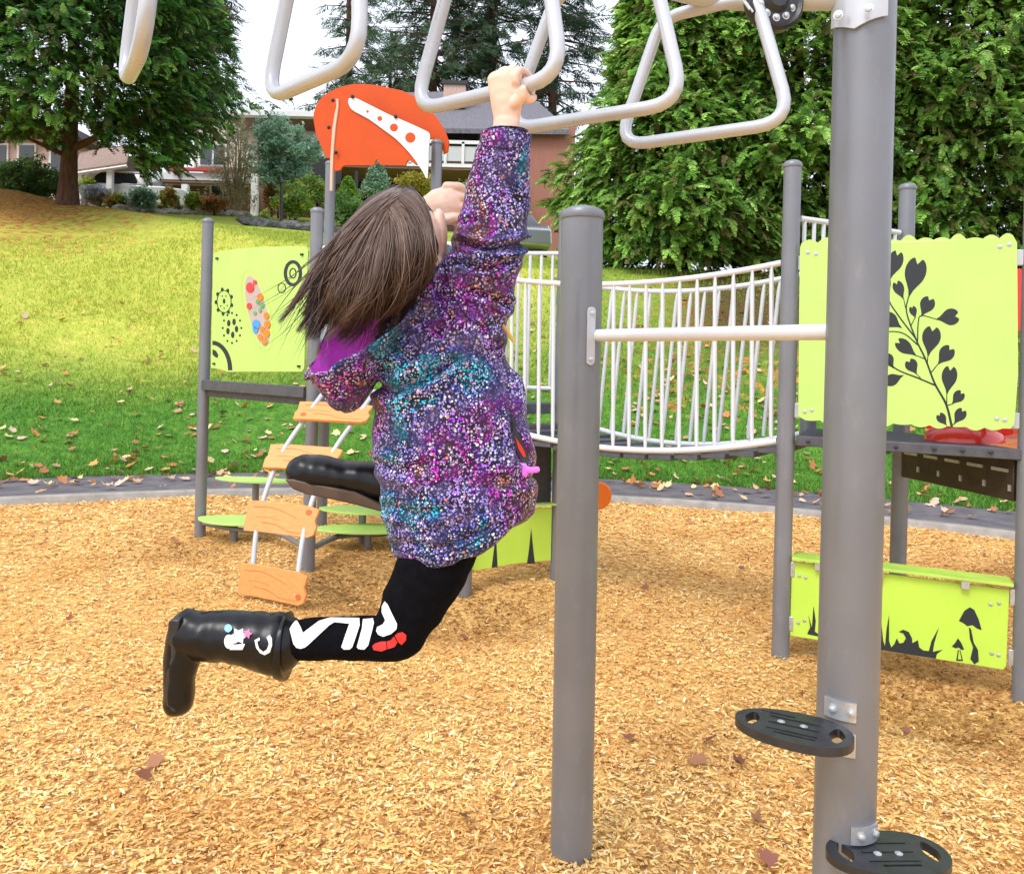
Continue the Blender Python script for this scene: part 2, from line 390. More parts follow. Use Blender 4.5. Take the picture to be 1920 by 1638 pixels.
# grass blades near the path
def blades(n):
    q = rng.random(n); d = .05 + 13 * q ** 1.5
    a = math.pi / 2 + (rng.random(n) * 2 - 1) * 1.02
    X = CX + (RO + d) * np.cos(a); Y = CY + (RO + d) * np.sin(a)
    k = (np.abs(X / Y) < .72) & (Y > 3); X, Y, d = X[k], Y[k], d[k]; n = len(X)
    Z = terrain(X, Y); h = (.035 + .045 * rng.random(n)) * (1 + d * .02); w_ = .005 + .004 * rng.random(n) + d * .0007
    a = rng.random(n) * 6.283; s = np.stack([np.cos(a), np.sin(a), 0 * a], -1) * w_[:, None]
    tip = np.stack([rng.normal(0, .4, n), rng.normal(0, .4, n), np.ones(n)], -1) * h[:, None]
    c = np.stack([X, Y, Z - .01], -1)
    V = np.stack([c - s, c + s, c + tip], 1).reshape(-1, 3)
    yl_, lt_ = grass_mix(X, Y)
    g = np.where(rng.random((n, 1)) < .5, [[.09, .24, .03]], [[.18, .37, .06]])
    yy = np.where(rng.random((n, 1)) < .5, [[.40, .48, .07]], [[.54, .55, .10]])
    C = (g * (1 - yl_[:, None]) + yy * yl_[:, None]) * (.85 + .3 * rng.random((n, 1)))
    keep = rng.random(n) > lt_ * .95
    V = V.reshape(-1, 3, 3)[keep].reshape(-1, 3); C = C[keep]
    return np_mesh('grass_blades', V, np.arange(len(V)).reshape(-1, 3), M['blade'], C)
M['blade'] = mat('grass_blade', attr=True, rough=.7, spec=.2, trans=.25)
tag(blades(230000), 'short green and yellow grass growing on the hillside', 'grass', kind='stuff')

def leaf_shape(n=6):
    pts = []
    for i in range(2 * n):
        a = math.pi * i / n; r = (1, .72, .86, .60, .93, .66, .78, .58, .96, .7, .84, .62)[i % 12] * (1 if i else 1.15)
        pts.append((r * math.cos(a), r * math.sin(a) * .9))
    return np.array(pts)
LS = leaf_shape()
def leaves(name, X, Y, Z, S, C, flat=.35):
    n = len(X); k = len(LS)
    a = rng.random(n) * 6.283; ca, sa = np.cos(a)[:, None], np.sin(a)[:, None]
    lx = (LS[:, 0] * ca - LS[:, 1] * sa) * S[:, None]; ly = (LS[:, 0] * sa + LS[:, 1] * ca) * S[:, None]
    tx, ty = rng.normal(0, flat, n)[:, None], rng.normal(0, flat, n)[:, None]
    curl = (rng.normal(.25, .3, n)[:, None]) * (lx ** 2 + ly ** 2) / S[:, None]
    V = np.stack([X[:, None] + lx, Y[:, None] + ly, Z[:, None] + lx * tx + ly * ty + curl], -1)
    c = np.stack([X, Y, Z], -1)[:, None, :]
    V = np.concatenate([V, c], 1).reshape(-1, 3)
    b = (np.arange(n) * (k + 1))[:, None, None]
    t = np.array([[i, (i + 1) % k, k] for i in range(k)])[None]
    Fc = (b + t).reshape(-1, 3)
    return np_mesh(name, V, Fc, M['leaf'], np.repeat(C, k, 0))
M['leaf'] = mat('dry_leaf', attr=True, rough=.75, spec=.3, trans=.15)
LP = np.array([(.62, .38, .22), (.70, .36, .12), (.55, .22, .08), (.80, .62, .30), (.42, .17, .08), (.72, .50, .38)])
def litter(n):
    d = .03 + 7.5 * rng.random(n) ** 1.1; a = math.pi / 2 + (rng.random(n) * 2 - 1) * 1.0
    X = CX + (RO + d) * np.cos(a); Y = CY + (RO + d) * np.sin(a); u = X / Y
    pr = np.where(u > .02, .85, .45) * np.where(d > 4.5, .35, 1) * np.clip(noise2(X, Y, 1.1, 8) * 2 + .9, .15, 1)
    k = (rng.random(n) < pr) & (np.abs(u) < .72); X, Y = X[k], Y[k]; n = len(X)
    return X, Y, terrain(X, Y) + .045
X, Y, Z = litter(5600)
X2 = []; Y2 = []
for i in range(260):
    a = math.pi / 2 + rng.normal(0, .45); r = RI + .15 + 1.1 * (rng.random() if rng.random() < .5 else rng.random() ** .35)
    X2.append(CX + r * math.cos(a)); Y2.append(CY + r * math.sin(a))
X = np.concatenate([X, X2]); Y = np.concatenate([Y, Y2]); Z = np.concatenate([Z, np.full(len(X2), .075)])
n = len(X)
tag(leaves('leaf_litter', X, Y, Z, .028 + .045 * rng.random(n), LP[rng.integers(0, 6, n)] * (.7 + .5 * rng.random((n, 1)))),
    'fallen tan and orange leaves strewn over the grass and the asphalt path', 'leaf litter', kind='stuff')
# countable bigger leaves lying on the chips
LW = ['right of the bent knee', 'left of the lowest orange plank', 'above the hanging boot', 'left of the hanging boot toe', 'below the boot, upper of a pair', 'below the boot, lower of a pair',
      'left of the upper black foot step', 'left of the post, lower leaf', 'touching the post below the upper foot step', 'at the bottom photo edge', 'above the lower foot step',
      'low beside the middle post', 'left of the lime counter panel', 'at the foot of the far left post', 'right under the upper foot step', 'right of the tall post', 'near the kerb under the bridge', 'in the open chips under the bridge']
for i, (px, py, s) in enumerate([(870, 1183, .045), (180, 1132, .04), (130, 1172, .045), (275, 1305, .04), (290, 1440, .055), (270, 1468, .05), (1180, 1390, .045), (1310, 1435, .06),
                                 (1385, 1442, .045), (1440, 1625, .055), (1420, 1557, .05), (870, 1552, .04), (1390, 1073, .05), (330, 1015, .06), (1330, 1395, .05), (1700, 1360, .03), (1290, 980, .06), (1210, 1110, .045)]):
    p = PZ(px, py, .0); z = float(bed(np.array([p.x]), np.array([p.y]))[0])
    o = leaves('fallen_leaf', np.array([p.x]), np.array([p.y]), np.array([z + .026]), np.array([s * .72]), np.array([[(.33, .13, .09), (.40, .19, .10), (.26, .10, .06)][i % 3]]) * (.7 + .5 * random.random()), .35)
    tag(o, 'dry reddish brown leaf on the wood chips ' + LW[i], 'leaf', 'brown leaves on the wood chips')
# ------------------------------------------------------------------ overhead ladder (near)
def post(mb, base, top, r, n=28, cap=True, hz=None):
    b = Vector(base); t = Vector(top); ax = (t - b); h = ax.length
    mb.lathe([(r, 0), (r, h - .008), (r, h)], b, n, axis=ax)
def post_cap(mb, base, top, r, n=28):
    b = Vector(base); t = Vector(top); ax = (t - b).normalized()
    mb.lathe([(r + .003, -.012), (r + .0045, -.006), (r + .0045, .004), (r + .001, .012), (r * .75, .021), (r * .4, .027), (.002, .029)], t, n, axis=ax)
def bolt(mb, p, nrm, r=.007, h=.006, m=0):
    mb.lathe([(r * 1.5, 0), (r * 1.5, .0015), (r, .002), (r * .95, h * .8), (r * .5, h)], p, 10, axis=nrm, m=m)

lad = thing('overhead_ladder', 'near grey post climber with white hanging loop rungs and black foot steps', 'climbing frame', loc=(.77, 1.745, 0))
def rel(o, parent):   # keep world coordinates when parented to a moved empty
    o.parent = parent; o.matrix_parent_inverse = parent.matrix_world.inverted() if False else Matrix.Translation(-Vector(parent.location)); return o
def part(mb, name, mats, parent, **k):
    root = parent
    o = mb.build(name, mats, None, **k)
    off = Vector((0, 0, 0)); p = parent
    while p is not None: off += Vector(p.location) if p.type == 'EMPTY' else Vector((0, 0, 0)); p = p.parent
    o.parent = parent; o.matrix_parent_inverse = Matrix.Translation(-off) if parent.type == 'EMPTY' else Matrix.Identity(4)
    return o
def each(mb, name, mats, parent, **k):
    for i, (v0, f0) in enumerate(mb.g):
        v1, f1 = mb.g[i + 1] if i + 1 < len(mb.g) else (len(mb.v), len(mb.f))
        q = MB(); q.v = mb.v[v0:v1]; q.f = [[a - v0 for a in f] for f in mb.f[f0:f1]]; q.m = mb.m[f0:f1]; q.c = mb.c[f0:f1]; part(q, name, mats, parent, **k)
Rb = .0635
BP = P(1597, 1000, 1.745); BP.z = 0
mb = MB(); post(mb, (BP.x, BP.y, -.1), (BP.x, BP.y, 2.42), Rb, 40); o = part(mb, 'post', M['post'], lad)
mb = MB(); post_cap(mb, (BP.x, BP.y, 0), (BP.x, BP.y, 2.42), Rb, 40); part(mb, 'post_cap', M['post'], o)
b = PZ(1073, 1603, 0); t = P(1092, 404, 2.42); b.y = 2.42; b.x = P(1073, 1603, 2.42).x
mb = MB(); post(mb, (b.x - .002, b.y, -.1), t, Rb, 40); o = part(mb, 'post', M['post'], lad); o['label'] = 'shorter post in the middle with a domed cap'
mb = MB(); post_cap(mb, b, t, Rb, 40); part(mb, 'post_cap', M['post'], o)
# far support of the beam, left of the view
C5, C4, C3, C2, C1 = Vector((.43, 1.775, 2.315)), Vector((.185, 1.655, 2.315)), Vector((-.05, 1.55, 2.315)), Vector((-.365, 1.49, 2.315)), Vector((-.65, 1.405, 2.315))
beam = catmull([Vector((BP.x - .03, BP.y + .0, 2.305)), C5, C4, C3, C2, C1, Vector((-1.05, 1.30, 2.315)), Vector((-1.6, 1.05, 2.315))], 5)
mb = MB(); mb.tube(beam, .027, 18); part(mb, 'beam', M['white_tube'], lad)
mb = MB(); post(mb, (-1.66, 1.02, -.1), (-1.66, 1.02, 2.42), Rb, 30); part(mb, 'post', M['post'], lad)
# hanging loops traced as bent tubes in their own vertical planes
LOOPS = [((205, 158), 1.505, (300, 118), 1.335, .05), ((492, 203), 1.60, (685, 142), 1.40, .05), ((768, 222), 1.66, (1075, 155), 1.42, .05), ((950, 250), 1.735, (1300, 205), 1.56, .05), ((1148, 288), 1.87, (1500, 236), 1.672, .05)]
TOPC = [C1, C2, C3, C4, C5]
for i, ((a, b_, ya_, yb_)) in enumerate([((225, 170), (275, 100), 1.52, 1.31), ((492, 190), (682, 128), 1.58, 1.37), ((768, 213), (1062, 150), 1.655, 1.42), ((942, 240), (1290, 193), 1.735, 1.555), ((1150, 279), (1492, 228), 1.87, 1.67)]):
    A = P(a[0] + 8, a[1] - 14, ya_); B = P(b_[0] - 8, b_[1] - 14, yb_); zb = 2.0
    # solve depth so both lower corners sit at the same height
    (ax_, ay_), (bx_, by_) = [((233, 160), (267, 90)), ((500, 188), (674, 112)), ((776, 209.5), (1054, 144.5)), ((950, 245), (1282, 192)), ((1158, 275), (1484, 229))][i]
    A = PZ(ax_, ay_, zb); B = PZ(bx_, by_, zb)
    tc_ = TOPC[i]; d = (B - A); dn = Vector((d.x, d.y, 0)).normalized(); ln = d.length
    mid = (A + B) / 2
    top = Vector((tc_.x, tc_.y, 2.294)) - (dn * .018 if i > 2 else dn * 0); tw_ = .108
    TA = top - dn * tw_; TB_ = top + dn * tw_
    pts = arc_fillet([TA.lerp(TB_, .5), TA, A, B, TB_, TB_.lerp(TA, .5)], .075)
    rr_ = .0140
    mb = MB(); mb.tube(pts, rr_, 16); part(mb, 'hanging_rung', M['white_tube'], lad)
    LOOPS[i] = (A, B)
# side rail between the posts
cr0 = P(1108, 630, 2.42); cr0.y = 2.36; cr1 = P(1580, 624, 1.745)
cr0 = P(1112, 629, 2.385); cr1 = P(1572, 622, 1.77)
mb = MB(); mb.tube([cr0, cr1], .0185, 18); o = part(mb, 'cross_bar', M['bright_tube'], lad)
mb = MB()
n_ = Vector((.35, -1, 0)).normalized(); c_ = P(1107, 630, 2.36); s_ = Vector((1, .35, 0)).normalized()
ou = [c_ + s_ * (math.cos(a) * .013) + Vector((0, 0, (.073 if math.sin(a) > 0 else -.073) + math.sin(a) * .013)) for a in [math.pi * 2 * k / 16 for k in range(16)]]
mb.prism(ou, n_, .007)
brk = part(mb, 'mounting_bracket', M['white_tube'], o, bevel=.001)
for z in (.068, -.068):
    mb = MB(); bolt(mb, c_ + Vector((0, 0, z)) + n_ * .007, n_, .005); part(mb, 'bolt', M['galv'], o)
# beam bracket on the tall post
mb = MB(); c_ = Vector((BP.x - .045, BP.y - .055, 2.285)); n_ = Vector((-.55, -.83, 0)).normalized(); s_ = Vector((.83, -.55, 0))
BOLTS = [(c_ + s_ * .03 * k + Vector((0, 0, -.042)) + n_ * .016, n_) for k in (-1, 1)]
for i in range(9):
    a0 = math.pi * (1.0 + .62 * i / 8) ; 
ang = [R(175) + R(110) * i / 10 for i in range(11)]
vs_ = []; 
for a in ang:
    for r_, z in ((Rb + .001, 2.215), (Rb + .008, 2.215), (Rb + .008, 2.41), (Rb + .001, 2.41)):
        zz = z + (.025 * abs(math.sin((a - R(230)) * 1.2)) if z < 2.3 else 0)
        vs_.append((BP.x + r_ * math.cos(a), BP.y + r_ * math.sin(a), zz))
fs = []
for i in range(10):
    for q in range(4): fs.append([i * 4 + q, i * 4 + (q + 1) % 4, i * 4 + 4 + (q + 1) % 4, i * 4 + 4 + q])
fs += [[0, 1, 2, 3], [43, 42, 41, 40]]
mb.add(vs_, fs); bb = part(mb, 'beam_bracket', M['white_tube'], lad)
for p_, q_ in BOLTS:
    mb = MB(); bolt(mb, p_, q_, .007); part(mb, 'bolt', M['galv'], bb)
# black ribbed wheel hung under the beam
mb = MB(); wc = P(1450, 4, 1.732); wn = Vector((.2, -1, .05)).normalized()
mb.lathe([(.02, -.016), (.062, -.016), (.066, -.010), (.067, .0), (.066, .010), (.060, .016), (.053, .010), (.03, .012), (.02, .024)], wc, 32, axis=wn)
o = part(mb, 'grip_wheel', M['black_plastic'], lad)
mb = MB(); u_ = Vector((1, .25, 0)).normalized(); v_ = wn.cross(u_)
for a in (200, 235, 270, 305, 340, 170): bolt(mb, wc + (u_ * math.cos(R(a)) + v_ * math.sin(R(a))) * .040 + wn * .011, wn, .006, .008)
for k in range(6): mb.tube([wc + u_ * (-.078 + .008 * k) + Vector((0, -.006, -.006 - .004 * k)), wc + u_ * (-.060 + .008 * k) + Vector((0, -.012, -.030 - .004 * k))], .0026, 6)
each(mb, 'bolt', M['galv'], o)
# foot steps
def foot_step(c, ang, L=.118, W=.062, mirror=1):
    ca, sa = math.cos(ang), math.sin(ang); ux = Vector((ca, sa, 0)); uy = Vector((-sa, ca, 0)); up = Vector((0, 0, 1))
    def pt(a, b): return c + ux * a + uy * b
    n = 40; pr = []
    for k in range(n):
        a = 2 * math.pi * k / n; x = L * math.cos(a); y = W * math.sin(a)
        x = L * (abs(math.cos(a)) ** .85) * (1 if math.cos(a) > 0 else -1)
        pr.append((x, y * (1 + .12 * math.cos(a))))
    def slot(x0, x1, y, w_): return [(x1 + w_ * math.sin(a), y + w_ * math.cos(a)) for a in [math.pi * k / 6 for k in range(7)]] + [(x0 - w_ * math.sin(a), y - w_ * math.cos(a)) for a in [math.pi * k / 6 for k in range(7)]]
    def kidney(x, y, rx, ry): return [(x + rx * math.cos(a), y + ry * math.sin(a) * (1 - .35 * math.cos(2 * a))) for a in [2 * math.pi * k / 18 for k in range(18)]]
    holes = [slot(-.03, .045, -W * .60, .0034), slot(-.05, -.005, W * .60, .0034), kidney(L * .72, .0, .016, .026), kidney(-L * .70, .0, .015, .024)]
    m_ = MB(); loops = [[Vector((x, y, 0)) for x, y in pr]] + [[Vector((x, y, 0)) for x, y in h] for h in holes]
    fl = [v for l_ in loops for v in l_]; tri = tessellate_polygon(loops); nv_ = len(fl)
    vs_ = [pt(v.x, v.y) + up * .008 for v in fl] + [pt(v.x, v.y) - up * .010 for v in fl]; fs = [list(t) for t in tri] + [[i + nv_ for i in reversed(t)] for t in tri]; k0 = 0
    for l_ in loops:
        for i in range(len(l_)): j = (i + 1) % len(l_); fs.append([k0 + i, k0 + j, k0 + j + nv_, k0 + i + nv_])
        k0 += len(l_)
    m_.add(vs_, fs); o = part(m_, 'foot_step', M['black_plastic'], lad, bevel=.0018)
    m_ = MB()
    for y in (-.2, .0, .2): m_.prism([pt(x_, y * W * 2 + yy) + up * .0086 for x_, yy in ((-L * .42, -.002), (L * .42, -.002), (L * .42, .002), (-L * .42, .002))], up, .0012)
    each(m_, 'grip_rib', M['black_plastic'], o)
    m_ = MB()
    for x in (-.025, .02): bolt(m_, pt(x, W * .1 * mirror) + up * .0082, up, .0055, .004)
    each(m_, 'bolt', M['galv'], o)
    return o, pt
def clamp(c0, z0, z1, a0, a1, parent, bolts=2, r=Rb):
    m_ = MB(); vs_ = []; N = 8
    for i in range(N + 1):
        a = a0 + (a1 - a0) * i / N
        for r_, z in ((r + .0005, z0), (r + .005, z0), (r + .005, z1), (r + .0005, z1)): vs_.append((c0.x + r_ * math.cos(a), c0.y + r_ * math.sin(a), z))
    fs = []
    for i in range(N):
        for q in range(4): fs.append([i * 4 + q, i * 4 + (q + 1) % 4, i * 4 + 4 + (q + 1) % 4, i * 4 + 4 + q])
    fs += [[0, 1, 2, 3], [N * 4 + 3, N * 4 + 2, N * 4 + 1, N * 4]]
    m_.add(vs_, fs)
    for t_ in ((.3, .85) if bolts == 2 else (.8,)):
        a = a0 + (a1 - a0) * t_; n_ = Vector((math.cos(a), math.sin(a), 0))
        mm = MB(); bolt(mm, Vector((c0.x, c0.y, (z0 + z1) / 2)) + n_ * (r + .005), n_, .007, .008); part(mm, 'bolt', M['galv'], parent)
    return part(m_, 'step_bracket', M['galv'], parent)
s1c = PZ(1487, 1368, CH - (1368 - 690) * 1.66 / 1500 + .0); s1c = P(1487, 1368, 1.665)
o1, _ = foot_step(s1c, R(-27), .118, .075)
clamp(BP, s1c.z + .012, s1c.z + .052, R(205), R(262), o1); clamp(BP, s1c.z - .062, s1c.z - .012, R(205), R(262), o1, 1)
s2c = P(1664, 1603, 1.665)
o2, _ = foot_step(s2c, R(3), .128, .075, -1)
clamp(BP, s2c.z + .012, s2c.z + .048, R(258), R(318), o2)
clamp(BP, s2c.z - .06, s2c.z - .012, R(258), R(318), o2)
# ------------------------------------------------------------------ play towers and bridge
rb = .0445
def gp(px, py): return PZ(px, py, 0)
A_ = gp(1463, 1226); B_ = gp(1917, 1303); D_ = P(1690, 800, 4.57); D_.z = 0
LA = gp(375, 1003); LB = gp(578, 1062); LC = P(603, 985, 6.95); LC.z = 0; LD = P(806, 800, 6.45); LD.z = 0
E_ = P(1045, 1000, 5.5); E_.z = 0; G_ = P(872, 1080, 5.2); G_.z = 0
def tower_post(p, top, parent, label=None):
    m_ = MB(); post(m_, (p.x, p.y, -.1), (p.x, p.y, top), rb, 24); o = part(m_, 'post', M['post'], parent)
    m_ = MB(); post_cap(m_, (p.x, p.y, 0), (p.x, p.y, top), rb, 24); part(m_, 'post_cap', M['post'], o); return o
class Plane:
    def __init__(s, a, b, off=.0):
        s.a = Vector((a.x, a.y, 0)); s.b = Vector((b.x, b.y, 0)); s.u = (s.b - s.a).normalized()
        n = Vector((s.u.y, -s.u.x, 0)); s.n = n if n.y < 0 else -n
        s.a = s.a + s.n * off
    def hit(s, px, py, off=0):
        o = Vector((0, 0, CH)); d = ray(px, py); a = s.a + s.n * off
        t = (a - o).dot(s.n) / d.dot(s.n); return o + d * t
def sheet(pl, poly, th, name, mt, parent, off=0, bevel=0, label=None):
    m_ = MB(); m_.prism([pl.hit(x, y, off) for x, y in poly], -pl.n, th)
    return part(m_, name, mt, parent, bevel=bevel, smooth=bevel > 0)
def smooth_poly(pts, n=4, closed=True):
    N = len(pts); out = []
    for i in range(N):
        a, b, c, d = [np.array(pts[(i + k) % N], float) for k in (-1, 0, 1, 2)]
        for k in range(n):
            t = k / n; out.append(tuple(.5 * (2 * b + (c - a) * t + (2 * a - 5 * b + 4 * c - d) * t * t + (-a + 3 * b - 3 * c + d) * t ** 3)))
    return out
def decals(pl, polys, name, mt, parent, off, th=.0015, split=False):
    m_ = MB()
    for k, pg in enumerate(polys): m_.prism([pl.hit(x, y, off + th) for x, y in pg], -pl.n, th)
    if split: return each(m_, name, mt, parent, smooth=False)
    return part(m_, name, mt, parent, smooth=False)
def disc(cx, cy, rx, ry, n=18): return [(cx + rx * math.cos(2 * math.pi * k / n), cy + ry * math.sin(2 * math.pi * k / n)) for k in range(n)]
def stroke(pts, w0, w1):
    pts = [np.array(p, float) for p in pts]; L_, R_ = [], []; N = len(pts)
    for i, p in enumerate(pts):
        t = pts[min(i + 1, N - 1)] - pts[max(i - 1, 0)]; t /= np.linalg.norm(t) + 1e-9; n = np.array([-t[1], t[0]]); w_ = (w0 + (w1 - w0) * i / (N - 1)) / 2
        L_.append(tuple(p + n * w_)); R_.append(tuple(p - n * w_))
    return L_ + R_[::-1]
def scat(pts, n=5):
    Q = [2 * np.array(pts[0]) - np.array(pts[1])] + [np.array(p, float) for p in pts] + [2 * np.array(pts[-1]) - np.array(pts[-2])]; out = []
    for i in range(1, len(Q) - 2):
        a, b, c, d = Q[i - 1:i + 3]
        for k in range(n): t = k / n; out.append(.5 * ((2 * b) + (c - a) * t + (2 * a - 5 * b + 4 * c - d) * t * t + (-a + 3 * b - 3 * c + d) * t ** 3))
    out.append(np.array(pts[-1], float)); return out
def barrier(p, q, z0, z1, n, parent, inset=.06, name='railing'):
    d = (q - p).normalized(); p = p + d * inset; q = q - d * inset; m_ = MB()
    def at(t, z): v = p.lerp(q, t); return Vector((v.x, v.y, z))
    m_.tube([at(0, z1), at(1, z1)], .016, 12); m_.tube([at(0, z0), at(1, z0)], .016, 12)
    for k in range(n): t = (k + .5) / n; m_.tube([at(t, z0), at(t, z1)], .011, 8, caps=False)
    return part(m_, name, M['bright_tube'], parent)

# ---- right tower
rt = thing('play_tower', 'low play tower on the right with lime leaf panel, grey deck and red slide', 'play tower', loc=tuple(A_))
for p, z in ((A_, 2.54), (B_, 2.54), (D_, 2.53)): tower_post(p, z, rt)
Dz = 1.14
C2 = Vector((1.72, 4.62, 0)); m_ = MB(); post(m_, (C2.x, C2.y, 1.10), (C2.x, C2.y, 2.05), rb, 20); part(m_, 'post', M['post'], rt)
m_ = MB(); ou = [A_ + (A_ - B_).normalized() * -.04, B_ + (A_ - B_).normalized() * .04, D_, C2]
ou = [Vector((p.x, p.y, Dz - .05)) + Vector((0, -.035 if i < 2 else .0, 0)) for i, p in enumerate(ou)]
m_.prism(ou, (0, 0, 1), .05); dk = part(m_, 'deck', M['dark_deck'], rt, bevel=.004)
pab = Plane(A_, B_, .045)
m_ = MB()
for px in (1515, 1680, 1752, 1805, 1858): 
    p = pab.hit(px, 838 + (px - 1680) * .055 if px > 1600 else 828, .006); m_.lathe([(.011, 0), (.011, .004), (.006, .007)], p, 12, axis=pab.n)
each(m_, 'bolt', M['art'], dk)
# skirt under the deck on the far side
pdb = Plane(D_, B_)
m_ = MB(); q = [D_ * 1, B_ * 1]; d = (q[1] - q[0]).normalized(); nn = Vector((-d.y, d.x, 0)); nn = nn if nn.y < 0 and nn.x < 0 else -nn
a0 = D_ + d * .05; b0 = B_ - d * .05
m_.prism([Vector((a0.x, a0.y, .89)), Vector((b0.x, b0.y, .89)), Vector((b0.x, b0.y, 1.085)), Vector((a0.x, a0.y, 1.085))], nn, .03)
M['brown_plastic'] = mat('dark_brown_plastic', (.035, .02, .014), .4, nscale=12, namt=.3, bump=.3, bscale=60)
sk = part(m_, 'deck_skirt', M['brown_plastic'], rt, bevel=.004)
m_ = MB()
for k in range(5):
    c_ = a0.lerp(b0, (k + .5) / 5); 
    m_.box(Vector((c_.x, c_.y, 1.03)) + nn * .034, (.10, .008, .016), Matrix.Rotation(math.atan2(d.y, d.x), 3, 'Z'))
    m_.box(Vector((c_.x, c_.y, .95)) + nn * .034 + d * .06, (.014, .008, .03), Matrix.Rotation(math.atan2(d.y, d.x), 3, 'Z'))
each(m_, 'clip', M['galv'], sk)
# leaf panel
def scallop(x0, y0, x1, y1, n, amp):
    out = []
    for k in range(n):
        for j in range(5):
            t = (k + j / 5) / n; out.append((x0 + (x1 - x0) * t, y0 + (y1 - y0) * t - amp * math.sin(math.pi * j / 5) * (.6 + .4 * math.sin(k * 2.3))))
    return out
pan = scallop(1503, 456, 1905, 446, 13, 11) + [(1907, 455), (1909, 700), (1902, 795), (1895, 803)] + [(x, y) for x, y in scallop(1880, 803, 1503, 786, 11, -7)] + [(1497, 780), (1498, 620), (1500, 465)]
pnl = Plane(A_, B_, .02)
lp = sheet(pnl, pan, .016, 'leaf_panel', M['lime_back'], rt, .02, .002)
def c1_(x, y): return (1420 + x / 2.824, 280 + y / 2.824)
def heart(lx, ly, tx, ty, w_):
    L0 = np.array([lx, ly], float); T0 = np.array([tx, ty], float); ax = T0 - L0; ln = np.linalg.norm(ax); ax /= ln; nn_ = np.array([-ax[1], ax[0]]); h = w_ / 2
    # origin at the notch end, running to the tip
    o_ = L0 - ax * h * .55
    prof = [(.10, 0), (-.06, .35), (.02, .75), (.22, 1.0), (.45, .92), (.65, .55), (.82, .22), (1, .03)]
    tot = np.linalg.norm(T0 - o_)
    a = [tuple(o_ + ax * (p * tot) + nn_ * (q * h)) for p, q in prof]; b = [tuple(o_ + ax * (p * tot) - nn_ * (q * h)) for p, q in prof[1:]]
    return [c1_(*p) for p in smooth_poly(a + b[::-1], 2)]
H = [(738, 570, 702, 690, 80), (845, 620, 802, 782, 112), (742, 720, 775, 795, 58), (905, 810, 868, 885, 78), (1035, 885, 945, 900, 88), (822, 845, 838, 895, 40), (925, 975, 903, 1098, 98), (690, 895, 765, 945, 78),
     (760, 1030, 845, 1095, 70), (1010, 1070, 955, 1140, 80), (1020, 1180, 1003, 1300, 82), (812, 1135, 845, 1192, 66), (688, 1105, 722, 1160, 60), (700, 1225, 775, 1195, 62), (1072, 1300, 1030, 1350, 60), (1080, 1395, 1042, 1455, 62), (970, 1415, 1003, 1462, 50),
     (560, 640, 640, 720, 90), (520, 820, 610, 880, 80), (560, 1000, 640, 1040, 70), (590, 1150, 650, 1130, 60)]
polys = [heart(*h) for h in H]
ST = [([(1030, 1468), (1000, 1350), (940, 1240), (890, 1110), (838, 1000), (790, 860), (800, 780)], 13, 6), ([(945, 1250), (850, 1210), (740, 1165), (680, 1110)], 9, 6), ([(848, 1020), (852, 920), (868, 880), (945, 898)], 7, 4),
      ([(838, 1000), (740, 870), (695, 790), (702, 690), (640, 640)], 8, 5), ([(850, 1035), (775, 975), (690, 965), (610, 990)], 7, 4), ([(890, 1110), (845, 1092)], 6, 4), ([(900, 1130), (903, 1095)], 6, 4), ([(922, 1180), (955, 1138)], 6, 4),
      ([(1003, 1345), (1003, 1295)], 6, 4), ([(1005, 1355), (1032, 1348)], 6, 4), ([(1030, 1460), (1045, 1450)], 5, 4), ([(815, 930), (835, 890)], 5, 3), ([(785, 840), (775, 790)], 5, 3), ([(865, 1212), (845, 1190)], 5, 3)]
for p, w0, w1 in ST: polys.append(stroke([c1_(*q) for q in scat(p)], w0 / 2.824, w1 / 2.824))
decals(pnl, polys, 'vine_print', M['art'], lp, .0202)
m_ = MB()
for x, y in ((268, 545), (310, 553), (1285, 515), (1335, 503), (250, 1388), (288, 1380), (1268, 1425), (1310, 1432)): bolt(m_, pnl.hit(*c1_(x, y), .021), pnl.n, .007, .005)
each(m_, 'bolt', M['white_tube'], lp)
m_ = MB()
for (p, s_) in ((A_, 1), (B_, -1)):
    for z in (2.03, 1.27): 
        c_ = p + pnl.u * s_ * .062; m_.box((c_.x, c_.y, z), (.05, .03, .075), Matrix.Rotation(math.atan2(pnl.u.y, pnl.u.x), 3, 'Z'))
each(m_, 'panel_bracket', M['white_tube'], rt, bevel=.004)
barrier(A_, D_, Dz + .12, 2.27, 11, rt); barrier(D_, B_, Dz + .10, 1.45, 6, rt, name='low_railing')
